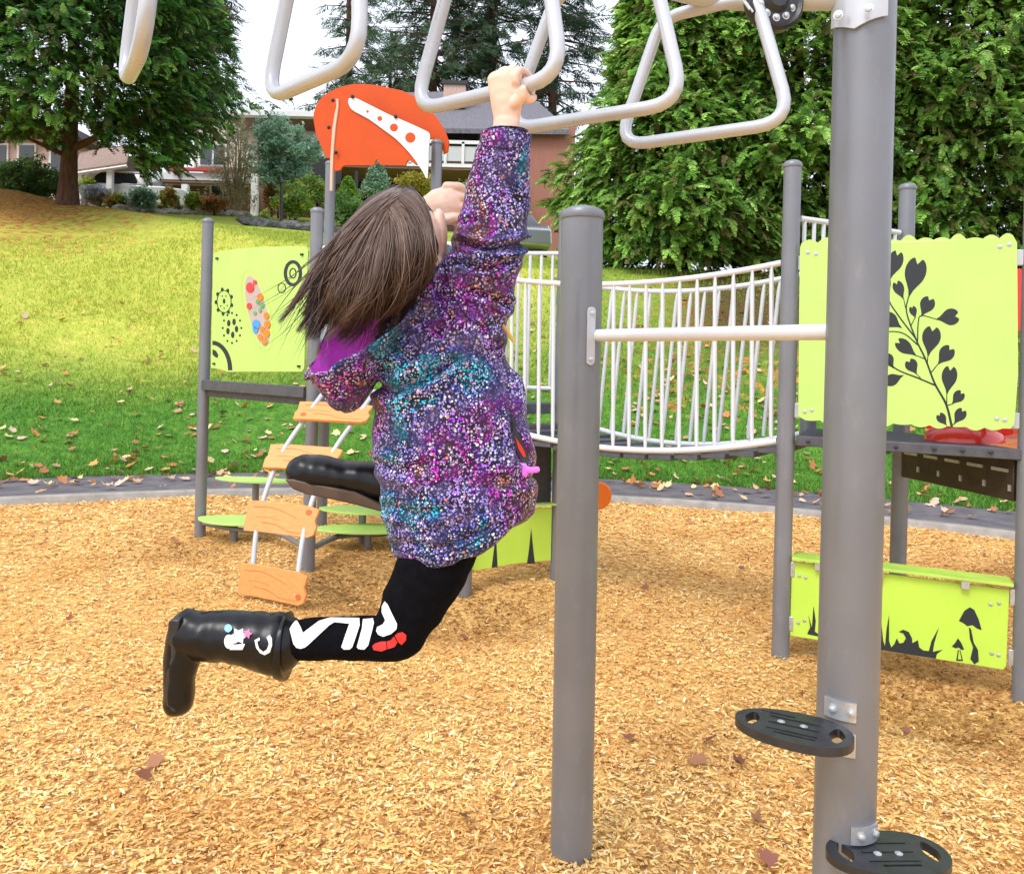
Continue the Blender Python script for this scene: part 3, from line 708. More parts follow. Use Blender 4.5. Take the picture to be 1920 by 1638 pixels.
# lower counter panel
low = Plane(A_, B_, .0)
def c2_(x, y): return (1420 + x / 2.924, 760 + y / 2.924)
cp = sheet(low, [c2_(*p) for p in ((192, 855), (1385, 1010), (1382, 1030), (1365, 1425), (1350, 1448), (185, 1262), (178, 1250))], .014, 'counter_panel', M['lime'], rt, .01, .002)
GR = [[(655, 1335), (668, 1260), (680, 1192), (690, 1290), (700, 1318), (708, 1230), (722, 1148), (722, 1290), (735, 1325), (752, 1305), (765, 1275), (778, 1303), (800, 1300), (815, 1275), (800, 1248), (775, 1240), (800, 1228), (830, 1240), (848, 1275), (850, 1302), (880, 1285), (888, 1325), (910, 1342), (940, 1345), (955, 1290), (995, 1218), (970, 1300), (962, 1350), (1015, 1338), (985, 1360), (978, 1386), (820, 1362), (700, 1342)],
      [(275, 1246), (290, 1215), (280, 1150), (299, 1215), (308, 1098), (320, 1180), (315, 1238), (345, 1262), (450, 1275), (470, 1190), (500, 1270), (640, 1330), (640, 1325), (275, 1253)],
      [(1105, 1180), (1135, 1125), (1165, 1105), (1190, 1120), (1215, 1175), (1230, 1230), (1205, 1222), (1180, 1203), (1150, 1208), (1130, 1192)], [(1160, 1215), (1166, 1280), (1183, 1325), (1168, 1388), (1190, 1418), (1214, 1402), (1210, 1340), (1187, 1300), (1172, 1225)],
      [(1066, 1320), (1085, 1300), (1100, 1275), (1118, 1300), (1134, 1337), (1118, 1338), (1104, 1325), (1088, 1330)], [(1100, 1340), (1090, 1398), (1128, 1400), (1113, 1340), (1109, 1341), (1120, 1392), (1099, 1390), (1105, 1340)]]
decals(low, [[c2_(*p) for p in g] for g in GR], 'grass_and_mushroom_print', M['art'], cp, .0102)
m_ = MB()
for x, y in ((230, 933), (265, 943), (225, 1190), (258, 1178), (1280, 1090), (1325, 1083), (1285, 1358), (1322, 1368)): bolt(m_, low.hit(*c2_(x, y), .011), low.n, .006, .004)
each(m_, 'bolt', M['galv'], cp)
m_ = MB(); zt = .505; q0 = A_ + low.u * .05; q1 = B_ - low.u * .05
m_.prism([Vector((q0.x, q0.y, zt)) + low.n * .045, Vector((q1.x, q1.y, zt)) + low.n * .045, Vector((q1.x, q1.y, zt)) - low.n * .10, Vector((q0.x, q0.y, zt)) - low.n * .10], (0, 0, 1), .014)
ct = part(m_, 'counter_shelf', M['lime_dark'], rt, bevel=.003)
m_ = MB()
for t_ in (.13, .42, .8):
    c_ = q0.lerp(q1, t_); m_.box(Vector((c_.x, c_.y, zt - .02)) + low.n * .026, (.035, .03, .04), Matrix.Rotation(math.atan2(low.u.y, low.u.x), 3, 'Z'))
each(m_, 'shelf_bracket', M['galv'], ct, bevel=.003)
m_ = MB()
for (p, s_) in ((A_, 1), (B_, -1)):
    for z in (.45, .17): c_ = p + low.u * s_ * .05; m_.box((c_.x, c_.y, z), (.022, .03, .075), Matrix.Rotation(math.atan2(low.u.y, low.u.x), 3, 'Z'))
each(m_, 'panel_bracket', M['galv'], rt, bevel=.003)
# red slide behind
m_ = MB(); s0 = P(1812, 815, 4.6); s0.z = Dz + .012; dr = Vector((.80, .60, 0)).normalized(); sd_ = Vector((dr.y, -dr.x, 0)); path_ = []
for k in range(15):
    t_ = k / 14; path_.append(s0 + dr * (t_ * 2.5) + Vector((0, 0, -.85 * max(0, t_ - .1) ** 1.15)))
vs_ = []; 
for i, p in enumerate(path_):
    hgt = .05 + .10 * min(i / 5, 1); wd = .30 if i > 1 else .24
    for a, b_ in ((-wd, .0), (-wd - .01, hgt), (-wd + .03, hgt + .012), (-wd + .05, .03), (-.12, .0), (.12, .0), (wd - .05, .03), (wd - .03, hgt + .012), (wd + .01, hgt), (wd, .0), (.15, -.03), (-.15, -.03)):
        vs_.append(p + sd_ * a + Vector((0, 0, b_)))
K = 12; fs = [[i * K + q, i * K + (q + 1) % K, (i + 1) * K + (q + 1) % K, (i + 1) * K + q] for i in range(14) for q in range(K)]
fs += [list(range(K)), list(range(14 * K + K - 1, 14 * K - 1, -1))]; m_.add(vs_, fs)
sl_ = part(m_, 'slide', M['red_plastic'], rt)
m_ = MB(); hc_ = P(1806, 830, 4.03); hc_.z = Dz + .002; vs_ = []; fs = []      # moulded red hump at the slide mouth
for j in range(9):
    t_ = j / 8 * math.pi / 2
    for k in range(28):
        a = 2 * math.pi * k / 28; rx_ = .195 * (1 + .05 * math.cos(3 * a)); vs_.append(hc_ + Vector((rx_ * math.cos(a) * math.cos(t_), .13 * math.sin(a) * math.cos(t_), .088 * math.sin(t_) ** .8)))
fs = [[j * 28 + k, j * 28 + (k + 1) % 28, (j + 1) * 28 + (k + 1) % 28, (j + 1) * 28 + k] for j in range(8) for k in range(28)] + [list(range(27, -1, -1))]
m_.add(vs_, fs); part(m_, 'slide_hood', M['red_plastic'], sl_, angle=60)
m_ = MB(); r0 = P(1925, 560, 4.4); sp_ = Vector((r0.x + .55, 4.50, 0)); m_.prism([Vector((D_.x + .05, 4.56, r0.z - .17)), Vector((sp_.x - .05, 4.5, r0.z - .17)), Vector((sp_.x - .05, 4.5, r0.z + .18)), Vector((D_.x + .05, 4.56, r0.z + .18))], (0, 1, 0), .016); part(m_, 'side_panel', M['red_plastic'], rt, bevel=.003)
tower_post(sp_, 2.53, rt)

# ---- bridge
br = thing('suspension_bridge', 'sagging clatter bridge with white slanted balusters between the two towers', 'play bridge', loc=(G_.x, G_.y, 0))
def bpt(p, q, t_, z): v = p.lerp(q, t_); return Vector((v.x, v.y, z))
def sagr(t_): return 2.035 - .085 * (1 - (2 * t_ - 1) ** 2)
def sagb(t_): return 1.105 - .115 * (1 - (2 * t_ - 1) ** 2)
for nm, p, q, lean in (('near_railing', G_, A_, .02), ('far_railing', E_, C2, -.075)):
    dd = (q - p).normalized(); p = p + dd * .05; q = q - dd * .045; Ln = (q - p).length
    m_ = MB()
    m_.tube([bpt(p, q, k / 24, sagr(k / 24)) for k in range(25)], .0165, 12); o = part(m_, 'top_rail', M['bright_tube'], br); n = 19 if nm[0] == 'n' else 17
    m_ = MB(); m_.tube([bpt(p, q, k / 24, sagb(k / 24)) for k in range(25)], .0175, 12); part(m_, 'bottom_rail', M['bright_tube'], br)
    for k in range(n):
        t_ = (k + .5) / n; tb = t_ + lean / Ln
        a = bpt(p, q, t_, sagr(t_) - .01); b_ = bpt(p, q, min(max(tb, .01), .99), sagb(t_) + .01); m2 = MB()
        m2.tube([a, a.lerp(b_, .06), a.lerp(b_, .94), b_], [(.015, .007), .0122, .0122, (.018, .008)], 8); part(m2, 'baluster', M['bright_tube'], o)
for k in range(13):
    t_ = (k + .5) / 13; a = bpt(G_, A_, t_, sagb(t_) - .022); b_ = bpt(E_, C2, t_, sagb(t_) - .022); d = (A_ - G_).normalized() * .066
    m_ = MB(); m_.prism([a - d, a + d, b_ + d, b_ - d], (0, 0, -1), .03); part(m_, 'plank', M['dark_deck'], br, bevel=.003)

# ---- left tower
lt_ = thing('play_tower', 'tall play tower on the left with orange roof and lime gear panel', 'play tower', loc=tuple(LA))
for p, z in ((LA, 2.55), (LB, 2.50), (LC, 3.15), (LD, 3.22), (E_, 2.50), (G_, 2.2)): tower_post(p, z, lt_)
m_ = MB(); ou = [LA, LB, G_, E_, LD, LC]
m_.prism([Vector((p.x, p.y, 1.20)) for p in ou], (0, 0, -1), .07); part(m_, 'deck', M['dark_deck'], lt_, bevel=.004)
pl = Plane(LA, LB, .0)
m_ = MB(); q0 = LA.lerp(LB, .03); q1 = LA.lerp(LB, .97); m_.prism([Vector((q0.x, q0.y, 1.265)), Vector((q1.x, q1.y, 1.265)), Vector((q1.x, q1.y, 1.185)), Vector((q0.x, q0.y, 1.185))], pl.n, .05); part(m_, 'deck_edge', M['dark_deck'], lt_, bevel=.005)
def c7(x, y): return (385 + x / 6.065, 450 + y / 6.065)
gpn = sheet(pl, [(400, 478), (404, 473), (440, 467), (490, 463), (540, 462), (574, 463), (577, 470), (570, 690), (566, 697), (425, 697), (412, 692), (395, 690)], .014, 'gear_panel', M['lime_back'], lt_, .012, .002)
def ringpoly(cx, cy, rx, ry, w_, n=26, a0=0, a1=2 * math.pi):
    o_ = [(cx + rx * math.cos(a0 + (a1 - a0) * k / n), cy + ry * math.sin(a0 + (a1 - a0) * k / n)) for k in range(n + 1)]
    i_ = [(cx + (rx - w_) * math.cos(a0 + (a1 - a0) * k / n), cy + (ry - w_) * math.sin(a0 + (a1 - a0) * k / n)) for k in range(n + 1)]
    return [[o_[k], o_[k + 1], i_[k + 1], i_[k]] for k in range(n)]
def cc(L_): return [[c7(*q) for q in g] for g in L_]
decals(pl, cc(ringpoly(995, 378, 105, 150, 38)), 'ring_print', M['art'], gpn, .0122); decals(pl, cc(ringpoly(995, 378, 42, 62, 14)), 'ring_print', M['art'], gpn, .0122); decals(pl, cc(ringpoly(868, 545, 48, 60, 10)), 'ring_print', M['art'], gpn, .0122)
pg = ringpoly(212, 700, 85, 132, 9) + [disc(212 + 92 * math.cos(a), 700 + 140 * math.sin(a), 17, 24, 8) for a in [2 * math.pi * k / 9 + .3 for k in range(9)]] + [disc(212, 695, 15, 30, 10)]
pg += [disc(212 + dx, 700 + dy, 8, 9, 8) for dx, dy in ((-20, -62), (22, -62), (-38, 50), (36, 45), (0, 75))]
decals(pl, cc(pg), 'gear_print', M['art'], gpn, .0122)
pg = [disc(302 + 52 * math.cos(a), 1000 + 78 * math.sin(a), 20, 38, 10) for a in [2 * math.pi * k / 5 - 1.1 for k in range(5)]] + [disc(302 + 105 * math.cos(a), 1000 + 170 * math.sin(a), 11, 14, 8) for a in [2 * math.pi * k / 12 for k in range(12)]]
decals(pl, cc(pg), 'gear_print', M['art'], gpn, .0122)
decals(pl, cc(ringpoly(80, 1480, 225, 335, 48, 16, -math.pi / 2, 0)), 'arc_print', M['art'], gpn, .0122); decals(pl, cc([[(82, 1240), (120, 1260), (145, 1300), (140, 1340), (110, 1330), (80, 1300)]]), 'arc_print', M['art'], gpn, .0122)
m_ = MB()
for x, y in ((130, 210), (1095, 165), (95, 1405), (1060, 1435)):
    c_ = pl.hit(*c7(x, y), .02); m_.box(c_, (.028, .014, .016), Matrix.Rotation(math.atan2(pl.u.y, pl.u.x), 3, 'Z'))
each(m_, 'panel_clamp', M['black_plastic'], gpn, bevel=.003)
th = R(-8)
def ell(cx, cy, rx, ry, n=28, lean=.22): return [c7(cx + rx * math.cos(a) + lean * ry * math.sin(a), cy + ry * math.sin(a)) for a in [2 * math.pi * k / n for k in range(n)]]
wn_ = sheet(pl, ell(590, 805, 108, 400), .003, 'bead_window', mat('window_backing', (.50, .42, .42), .2, coat=1), gpn, .0145)
for nm, mt_, L_ in (('red_bead', (.75, .03, .06), [(505, 540, 45), (495, 750, 28), (560, 480, 20)]), ('orange_bead', (.85, .22, .03), [(620, 650, 34), (690, 860, 30), (700, 960, 34), (690, 1060, 36), (620, 1100, 28), (670, 1150, 30), (640, 1010, 26)]),
                    ('blue_bead', (.05, .32, .85), [(575, 960, 44), (565, 1020, 30)]), ('green_bead', (.10, .40, .16), [(640, 740, 26), (590, 700, 20), (560, 830, 18), (620, 800, 18)])):
    decals(pl, [[c7(*q) for q in disc(x, y, r_, r_ * 1.3, 12)] for x, y, r_ in L_], nm, mat(nm, mt_, .25, coat=1), wn_, .0150, .006, split=True)
decals(pl, [[c7(*q) for q in r_] for r_ in [[(590 + 150 * math.cos(a) * s_ + .22 * 460 * math.sin(a), 805 + 460 * math.sin(a)) for (a, s_) in ((b0, 1), (b0 + .12, 1), (b0 + .12, .975), (b0, .975))] for b0 in np.arange(0, 6.28, .12)]], 'window_outline', M['lime_dark'], gpn, .0122)
# orange roof
def cr(x, y): return (570 + x / 5.46, 140 + y / 5.46)
rp1 = Plane(LC, LD + Vector((0, .1, 0)), 0)
rback = [(95, 450), (100, 390), (125, 310), (180, 235), (250, 180), (340, 138), (420, 112), (500, 98), (600, 95), (700, 103), (850, 130), (1010, 168), (1120, 215), (1230, 290), (1350, 430), (1440, 570), (1482, 690), (1470, 790), (1428, 815), (1400, 700), (1290, 655), (1100, 620), (700, 840), (350, 880), (225, 850), (165, 715), (118, 600)]
ro = sheet(rp1, [cr(*p) for p in rback], .016, 'roof_panel', M['orange_sheet'], lt_, .06, .002)
rfa = Plane(LC + Vector((.02, -.28, 0)), LD + Vector((0, -.16, 0)), 0)
rfront = [(352, 248), (345, 330), (320, 520), (300, 700), (290, 960), (300, 985), (345, 985), (375, 975), (390, 945), (420, 930), (720, 930), (735, 880), (755, 870), (775, 925), (1040, 930), (1060, 880), (1090, 880), (1150, 930), (1280, 640), (1240, 600), (940, 440), (480, 225), (400, 225)]
rf = sheet(rfa, [cr(*p) for p in rfront], .014, 'roof_panel', M['orange_sheet'], lt_, .0, .002)
edge = sheet(rfa, [cr(*p) for p in [(325, 250), (350, 248), (352, 330), (322, 540), (305, 720), (292, 960), (285, 1190), (262, 1190), (268, 850), (288, 560), (312, 400), (330, 330)]], .02, 'roof_bracket', mat('tan_edge', (.62, .45, .33), .5), lt_, .012, .002)
wg = sheet(rfa, [cr(*p) for p in smooth_poly([(452, 262), (470, 240), (530, 242), (600, 275), (720, 335), (870, 410), (1050, 485), (1230, 568), (1278, 600), (1284, 660), (1270, 800), (1262, 1060), (1225, 1010), (1140, 880), (1050, 770), (940, 660), (820, 570), (660, 455), (510, 375), (462, 320)], 2)], .012, 'white_brace', M['white_sheet'], lt_, .016, .002)
decals(rfa, [[cr(*q) for q in disc(x, y, r_, r_)] for x, y, r_ in ((650, 378, 13), (775, 450, 25), (920, 542, 41), (1088, 645, 53))], 'round_cutout', M['orange_sheet'], wg, .0162, split=True)
m_ = MB()
for x, y in ((300, 265), (258, 543), (330, 800), (500, 228), (940, 432)): m_.lathe([(.016, 0), (.016, .01), (.008, .02)], rfa.hit(*cr(x, y), .022), 10, axis=rfa.n)
each(m_, 'roof_bolt', M['art'], ro)
# railings of the left tower
barrier(LB, LC, 1.32, 2.27, 8, lt_); barrier(LC, LD, 1.32, 2.2, 9, lt_); barrier(E_ + Vector((-.62, .12, 0)), E_, 1.3, 2.23, 7, lt_, .04); barrier(LB, G_, 1.9, 2.24, 6, lt_)
# lower lime panel between the hidden post and the bridge post
ge = Plane(G_, E_, .0)
lpn = sheet(ge, [(884, 960), (1035, 951), (1033, 1050), (960, 1057), (888, 1070), (884, 1066)], .014, 'counter_panel', M['lime'], lt_, .01, .002)
decals(ge, [[(996, 990), (1001, 1040), (1003, 1056), (988, 1057), (992, 1030)], [(930, 1000), (933, 1063), (922, 1064)]], 'grass_print', M['art'], lpn, .0102)
m_ = MB(); a = G_.lerp(E_, .07); b_ = G_.lerp(E_, .95)
zt = ge.hit(1010, 947).z; m_.prism([Vector((a.x, a.y, zt)) + ge.n * .05, Vector((b_.x, b_.y, zt)) + ge.n * .05, Vector((b_.x, b_.y, zt)) - ge.n * .08, Vector((a.x, a.y, zt)) - ge.n * .08], (0, 0, 1), .014); part(m_, 'counter_shelf', M['lime_back'], lt_, bevel=.003)
sheet(ge, [(900, 845), (1034, 828), (1033, 943), (900, 950)], .02, 'dark_board', M['black_plastic'], lt_, -.02, .002)
# orange disc behind the middle post
m_ = MB(); m_.lathe([(.02, 0), (.085, .0), (.098, .012), (.098, .022), (.085, .034), (.02, .034)], P(1120, 928, 5.6), 28, axis=(.2, -1, 0)); od = part(m_, 'round_seat', M['orange_disc'], lt_)
m_ = MB(); c_ = P(1116, 928, 5.63); m_.tube([Vector((c_.x, c_.y + .03, -.05)), Vector((c_.x, c_.y + .03, c_.z)), Vector((c_.x, c_.y, c_.z))], .02, 10); part(m_, 'seat_post', M['post'], od)
# slanted plank climber
pk = [((552, 697, 757, 757, 789, 0), (625, 772), 5.35, 36, -4), ]
CL = [((625, 772), 5.35, .505, 34, -3), ((568, 858), 5.15, .495, 46, -8), ((527, 972), 4.97, .50, 74, -15), ((510, 1094), 4.82, .50, 86, -22)]
tubes = {0: [], 1: []}; planks = []
for (cx, cy), Y, wd, pitch, yaw in CL:
    c_ = P(cx, cy, Y); ux = Vector((math.cos(R(yaw)), math.sin(R(yaw)), -.02)).normalized()
    fw = Vector((-ux.y, ux.x, 0)); dn_ = (fw * -math.cos(R(pitch)) + Vector((0, 0, -math.sin(R(pitch))))).normalized()   # down the board
    n_ = ux.cross(dn_); n_ = n_ if n_.y < 0 or n_.z > 0 else -n_
    planks.append((c_, ux, dn_, n_, wd))
    for s_ in (0, 1): tubes[s_].append(c_ + ux * (wd * (.33 if s_ else -.33)) - n_ * .018)
for k, (c_, ux, dn_, n_, wd) in enumerate(planks):
    hw = wd / 2; hh = .098
    pl_ = [(-hw, -hh * .9), (-hw * .6, -hh), (hw * .7, -hh * .97), (hw, -hh * .8), (hw * .97, -hh * .4), (hw * .93, -.1 * hh), (hw, .3 * hh), (hw * .95, hh * .8), (hw * .8, hh), (-hw * .5, hh * .95), (-hw * .97, hh), (-hw, hh * .3), (-hw * .96, 0)]
    m_ = MB(); m_.prism([c_ + ux * x + dn_ * y + n_ * .006 for x, y in pl_], -n_, .022); o = part(m_, 'plank_step', M['plank'], lt_, bevel=.003)
    m_ = MB()
    for pts, w_ in (([(-.8, -.55), (-.3, -.62), (.1, -.4), (.45, -.1)], .006), ([(-.5, .35), (-.1, .42), (.3, .75), (.8, .72)], .006), ([(-.7, .05), (-.35, .0), (-.05, .12)], .003)):
        q = stroke([(a * hw, b_ * hh) for a, b_ in [tuple(z) for z in scat(pts)]], w_ * .6, w_ * .3); m_.prism([c_ + ux * x + dn_ * y + n_ * .0075 for x, y in q], -n_, .0012)
    part(m_, 'wood_grain', M['plank_line'], o)
    m_ = MB(); cxh, cyh = (hw * .74, -hh * .55) if k == 2 else (-hw * .75, .5 * hh) if k == 0 else (hw * .8, .5 * hh)
    m_.prism([c_ + ux * (cxh + .021 * math.cos(a)) + dn_ * (cyh + .018 * math.sin(a)) + n_ * .0075 for a in [2 * math.pi * j / 16 for j in range(16)]], -n_, .0012); part(m_, 'knot_hole', M['plank_line'], o)
for s_ in (0, 1):
    q = tubes[s_]; top_ = q[0] + (q[0] - q[1]) * .55 + Vector((0, .05, 0)); bot = q[-1] + Vector((0, 0, -.05))
    m_ = MB(); m_.tube(catmull([top_] + q + [bot], 6), .0165, 12); part(m_, 'climber_rail', M['white_tube'], lt_)
# lime pointed steps at ground level with a curved grey tube
def pod(px, py, z, rx, ry, yaw):
    c_ = PZ(px, py, z); q = []
    for k in range(24):
        a = 2 * math.pi * k / 24; x = rx * math.cos(a) ; y = ry * math.sin(a) * abs(math.sin(a)) ** .4
        q.append(c_ + Vector((x * math.cos(yaw) - y * math.sin(yaw), x * math.sin(yaw) + y * math.cos(yaw), 0)))
    m_ = MB(); m_.prism(q, (0, 0, -1), .018); o = part(m_, 'pod_step', M['lime_back'], lt_, bevel=.003)
    m_ = MB(); m_.tube([c_ + Vector((0, 0, -.018)), Vector((c_.x, c_.y, -.05))], .03, 12); part(m_, 'pod_stem', M['post'], o)
pod(440, 973, .17, .32, .17, R(-12)); pod(480, 898, .36, .40, .13, R(-10)); pod(680, 954, .27, .36, .16, R(-6)); pod(690, 989, .16, .42, .17, R(6)); pod(780, 935, .32, .3, .15, R(10))
m_ = MB(); m_.tube(catmull([Vector((LB.x, LB.y, .12)), PZ(640, 1004, .10), PZ(720, 1000, .10), PZ(800, 985, .12), Vector((G_.x, G_.y + .3, .12))], 6), .022, 12); part(m_, 'ground_tube', M['post'], lt_)
m_ = MB(); m_.tube(catmull([Vector((LA.x, LA.y, .10)), PZ(440, 992, .10), PZ(520, 1000, .10), Vector((LB.x, LB.y, .12))], 6), .018, 12); part(m_, 'ground_tube', M['post'], lt_)
# ------------------------------------------------------------------ trees, hedge, shrubs
M['foliage'] = mat('foliage', attr=True, rough=.55, spec=.3, trans=.42)
M['bark'] = mat('bark', (.075, .036, .026), .95, nscale=6, bump=1, bscale=14, stretch=(3, 3, .5), col2=(.15, .075, .05))
def spray_unit(kind):
    """unit spray in local axes: +x outward, z up; returns quads (n,4,3) and tone (n)"""
    Q = []; tn = []
    if kind == 'cedar':
        for i in range(9):
            t = i / 8; x = t * .95; z = .10 * t - .42 * t * t
            for s in (-1, 1):
                L = (.42 - .30 * t) * random.uniform(.8, 1.15); w_ = .085
                a = R(52 + random.uniform(-12, 12)); dx, dy = math.cos(a) * L, s * math.sin(a) * L
                dz = -.24 * L + random.uniform(-.05, .05)
                b = np.array([x, 0, z]); e = b + [dx, dy, dz]; m_ = (b + e) / 2 + [0, 0, .02]; n_ = np.array([-dy, dx, 0]) / L * w_
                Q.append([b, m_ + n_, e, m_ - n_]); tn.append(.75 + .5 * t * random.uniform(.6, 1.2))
        b = np.array([.1, 0, .0]); e = np.array([1.05, 0, -.38]); Q.append([b, (b + e) / 2 + [0, .05, .08], e, (b + e) / 2 + [0, -.05, .08]]); tn.append(1)
    elif kind == 'fir':
        for i in range(10):
            t = i / 9; x = t * 1.0; z = -.15 * t
            for s in (-1, 1):
                L = (.5 - .4 * t) * random.uniform(.7, 1.2); a = R(60 + random.uniform(-15, 15)); dx, dy = math.cos(a) * L, s * math.sin(a) * L
                b = np.array([x, 0, z]); e = b + [dx, dy, -.22 * L]; n_ = np.array([-dy, dx, 0]) / L * .045; m_ = (b + e) / 2
                Q.append([b, m_ + n_, e, m_ - n_]); tn.append(random.uniform(.7, 1.2))
    else:
        for i in range(10):
            a = random.uniform(0, 6.28); c = np.array([random.uniform(-.6, .6), random.uniform(-.6, .6), random.uniform(-.4, .5)])
            u = np.array([math.cos(a), math.sin(a), random.uniform(-.7, .5)]); v = np.cross(u, [0.1, .3, 1.]); v /= np.linalg.norm(v); L = random.uniform(.2, .42); w_ = L * .42
            Q.append([c - u * L, c + v * w_, c + u * L, c - v * w_]); tn.append(random.uniform(.7, 1.25))
    return np.array(Q), np.array(tn)
UNITS = {k: [spray_unit(k) for _ in range(6)] for k in ('cedar', 'fir', 'leaf')}
def scatter(kind, pos, out, size, col, droop=.0, jit=.4):
    """place sprays: pos (n,3), out (n,3) outward direction, size (n), col (n,3)"""
    V = []; C = []; n = len(pos); pick = rng.integers(0, 6, n)
    out = out + rng.normal(0, jit, out.shape); out[:, 2] -= droop
    out /= np.linalg.norm(out, axis=1)[:, None]
    up = np.tile([0, 0, 1.], (n, 1)) + rng.normal(0, .35, (n, 3)); y = np.cross(up, out); y /= np.linalg.norm(y, axis=1)[:, None] + 1e-9; z = np.cross(out, y)
    for k in range(6):
        s = pick == k
        if not s.any(): continue
        Q, tn = UNITS[kind][k]; o_, y_, z_ = out[s], y[s], z[s]
        W = (Q[None, ..., 0:1] * o_[:, None, None, :] + Q[None, ..., 1:2] * y_[:, None, None, :] + Q[None, ..., 2:3] * z_[:, None, None, :]) * size[s][:, None, None, None] + pos[s][:, None, None, :]
        V.append(W.reshape(-1, 3)); C.append((col[s][:, None, :] * tn[None, :, None] * rng.uniform(.8, 1.2, (s.sum(), len(tn), 1))).reshape(-1, 3))
    return np.concatenate(V), np.concatenate(C)
def quads_obj(name, V, C, parent, material=None): return np_mesh(name, V, np.arange(len(V)).reshape(-1, 4), material or M['foliage'], C, parent)
def trunk_mesh(base, top, r0, r1, n=14, flare=1.5, limbs=()):
    m_ = MB(); b = Vector(base); t = Vector(top); pts = []; rr = []
    for k in range(12):
        s = k / 11; p = b.lerp(t, s) + Vector((mnoise.noise((s * 3, base[0], 1)) * .12 * (s > 0), mnoise.noise((s * 3, base[0], 4)) * .12 * (s > 0), 0)); pts.append(p)
        rr.append((r0 + (r1 - r0) * s) * (1 + (flare - 1) * math.exp(-s * 16)))
    m_.tube(pts, rr, n)
    for a, b_, r_ in limbs: a = Vector(a); b_ = Vector(b_); m_.tube([a, a.lerp(b_, .5) + Vector((0, 0, .1)), b_], [r_, r_ * .6, r_ * .2], 7)
    return m_
def lump(x, y, z, s, seed): return np.array([mnoise.noise((a * s + seed, b * s, c * s)) for a, b, c in zip(x, y, z)])
def cedar(name, label, cx, cy, z0, z1, rmax, prof, n, size, cols, group=None, trunk=None, clip=None, parent=None, kind='cedar', front=.75, core=True, lim=()):
    """prof(t) gives radius factor along height t in 0..1 (0 low)"""
    th_ = thing(name, label, 'tree', group, loc=(cx, cy, float(terrain(cx, cy))))
    tt = rng.random(n * 2); f = np.array([prof(t) for t in tt]); keep = rng.random(n * 2) < f / f.max(); tt = tt[keep][:n]; n = len(tt)
    f = np.array([prof(t) for t in tt]); ang = np.where(rng.random(n) < front, rng.uniform(math.pi, 2 * math.pi, n), rng.uniform(0, math.pi, n))
    z = z0 + (z1 - z0) * tt
    rad = rmax * f * (1 - .34 * rng.random(n) ** 1.5)
    lx, ly = np.cos(ang), np.sin(ang)
    lm = lump(lx * 2.2, ly * 2.2, z * .75, 1.0, cx) * .34 + lump(lx * 5, ly * 5, z * 1.8, 1.0, cx + 5) * .17
    rad = rad * (1 + lm); pos = np.stack([cx + lx * rad, cy + ly * rad, z + rng.normal(0, .1, n)], -1)
    if clip is not None:
        k = clip(pos); pos, lx, ly, lm, tt = pos[k], lx[k], ly[k], lm[k], tt[k]; n = len(pos)
    out = np.stack([lx, ly, np.full(n, -.15)], -1)
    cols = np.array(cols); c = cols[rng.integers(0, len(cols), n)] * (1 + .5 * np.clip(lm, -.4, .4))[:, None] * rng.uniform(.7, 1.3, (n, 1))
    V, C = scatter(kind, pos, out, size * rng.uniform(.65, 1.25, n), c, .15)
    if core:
        # inner sprays coloured dark to paint deep crown shade; also block the sky
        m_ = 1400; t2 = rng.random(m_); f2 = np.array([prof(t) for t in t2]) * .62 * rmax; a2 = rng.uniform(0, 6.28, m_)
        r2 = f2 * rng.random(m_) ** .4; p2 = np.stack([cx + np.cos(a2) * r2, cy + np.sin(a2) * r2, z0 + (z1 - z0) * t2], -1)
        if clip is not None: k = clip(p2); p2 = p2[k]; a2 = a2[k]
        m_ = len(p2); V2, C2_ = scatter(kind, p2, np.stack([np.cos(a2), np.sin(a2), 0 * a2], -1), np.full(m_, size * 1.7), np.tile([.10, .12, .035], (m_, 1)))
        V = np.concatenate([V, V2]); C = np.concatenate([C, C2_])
    o = quads_obj('crown', V, C, None); o.parent = th_; o.matrix_parent_inverse = Matrix.Translation(-Vector(th_.location))
    tr = trunk_mesh((cx, cy, float(terrain(cx, cy)) - .2), (cx, cy, z1 - .5), *(trunk or (.25, .04)), limbs=lim); part(tr, 'trunk', M['bark'], th_)
    return th_
GC = [(.17, .35, .06), (.23, .44, .08), (.32, .56, .11), (.44, .68, .18), (.10, .22, .04), (.27, .42, .08), (.22, .21, .07)]
hp0 = lambda t: max(.12, 1 - 1.02 * t) * (.85 + .15 * min(t * 8, 1))
hp_ = lambda t: (1.0 if t < .35 else 1 - (t - .35) * .62) * (.80 + .2 * min(t * 8, 1))
for i, (x, y, r_, z1) in enumerate([(3.72, 18.3, 2.45, 14.8), (6.6, 18.9, 2.6, 15), (10.1, 18.5, 2.6, 14.5), (13.6, 18.4, 2.6, 14)]):
    lab = ['big bright green cedar at the left end of the row, beside the brown house wall', 'dense green cedar behind the sagging bridge and tall grey post', 'dense green cedar behind the lime leaf panel', 'dense green cedar at the far right edge of the row'][i]
    z0 = float(terrain(x, y)) + (.35 if i else .15)
    cedar('cedar_tree', lab, x, y, z0, z1, r_ * 1.18, hp_ if i else hp0, 13500 if i < 3 else 8000, .33, GC, 'tall cedars forming a green screen on the right', trunk=(.20, .04), front=.85)
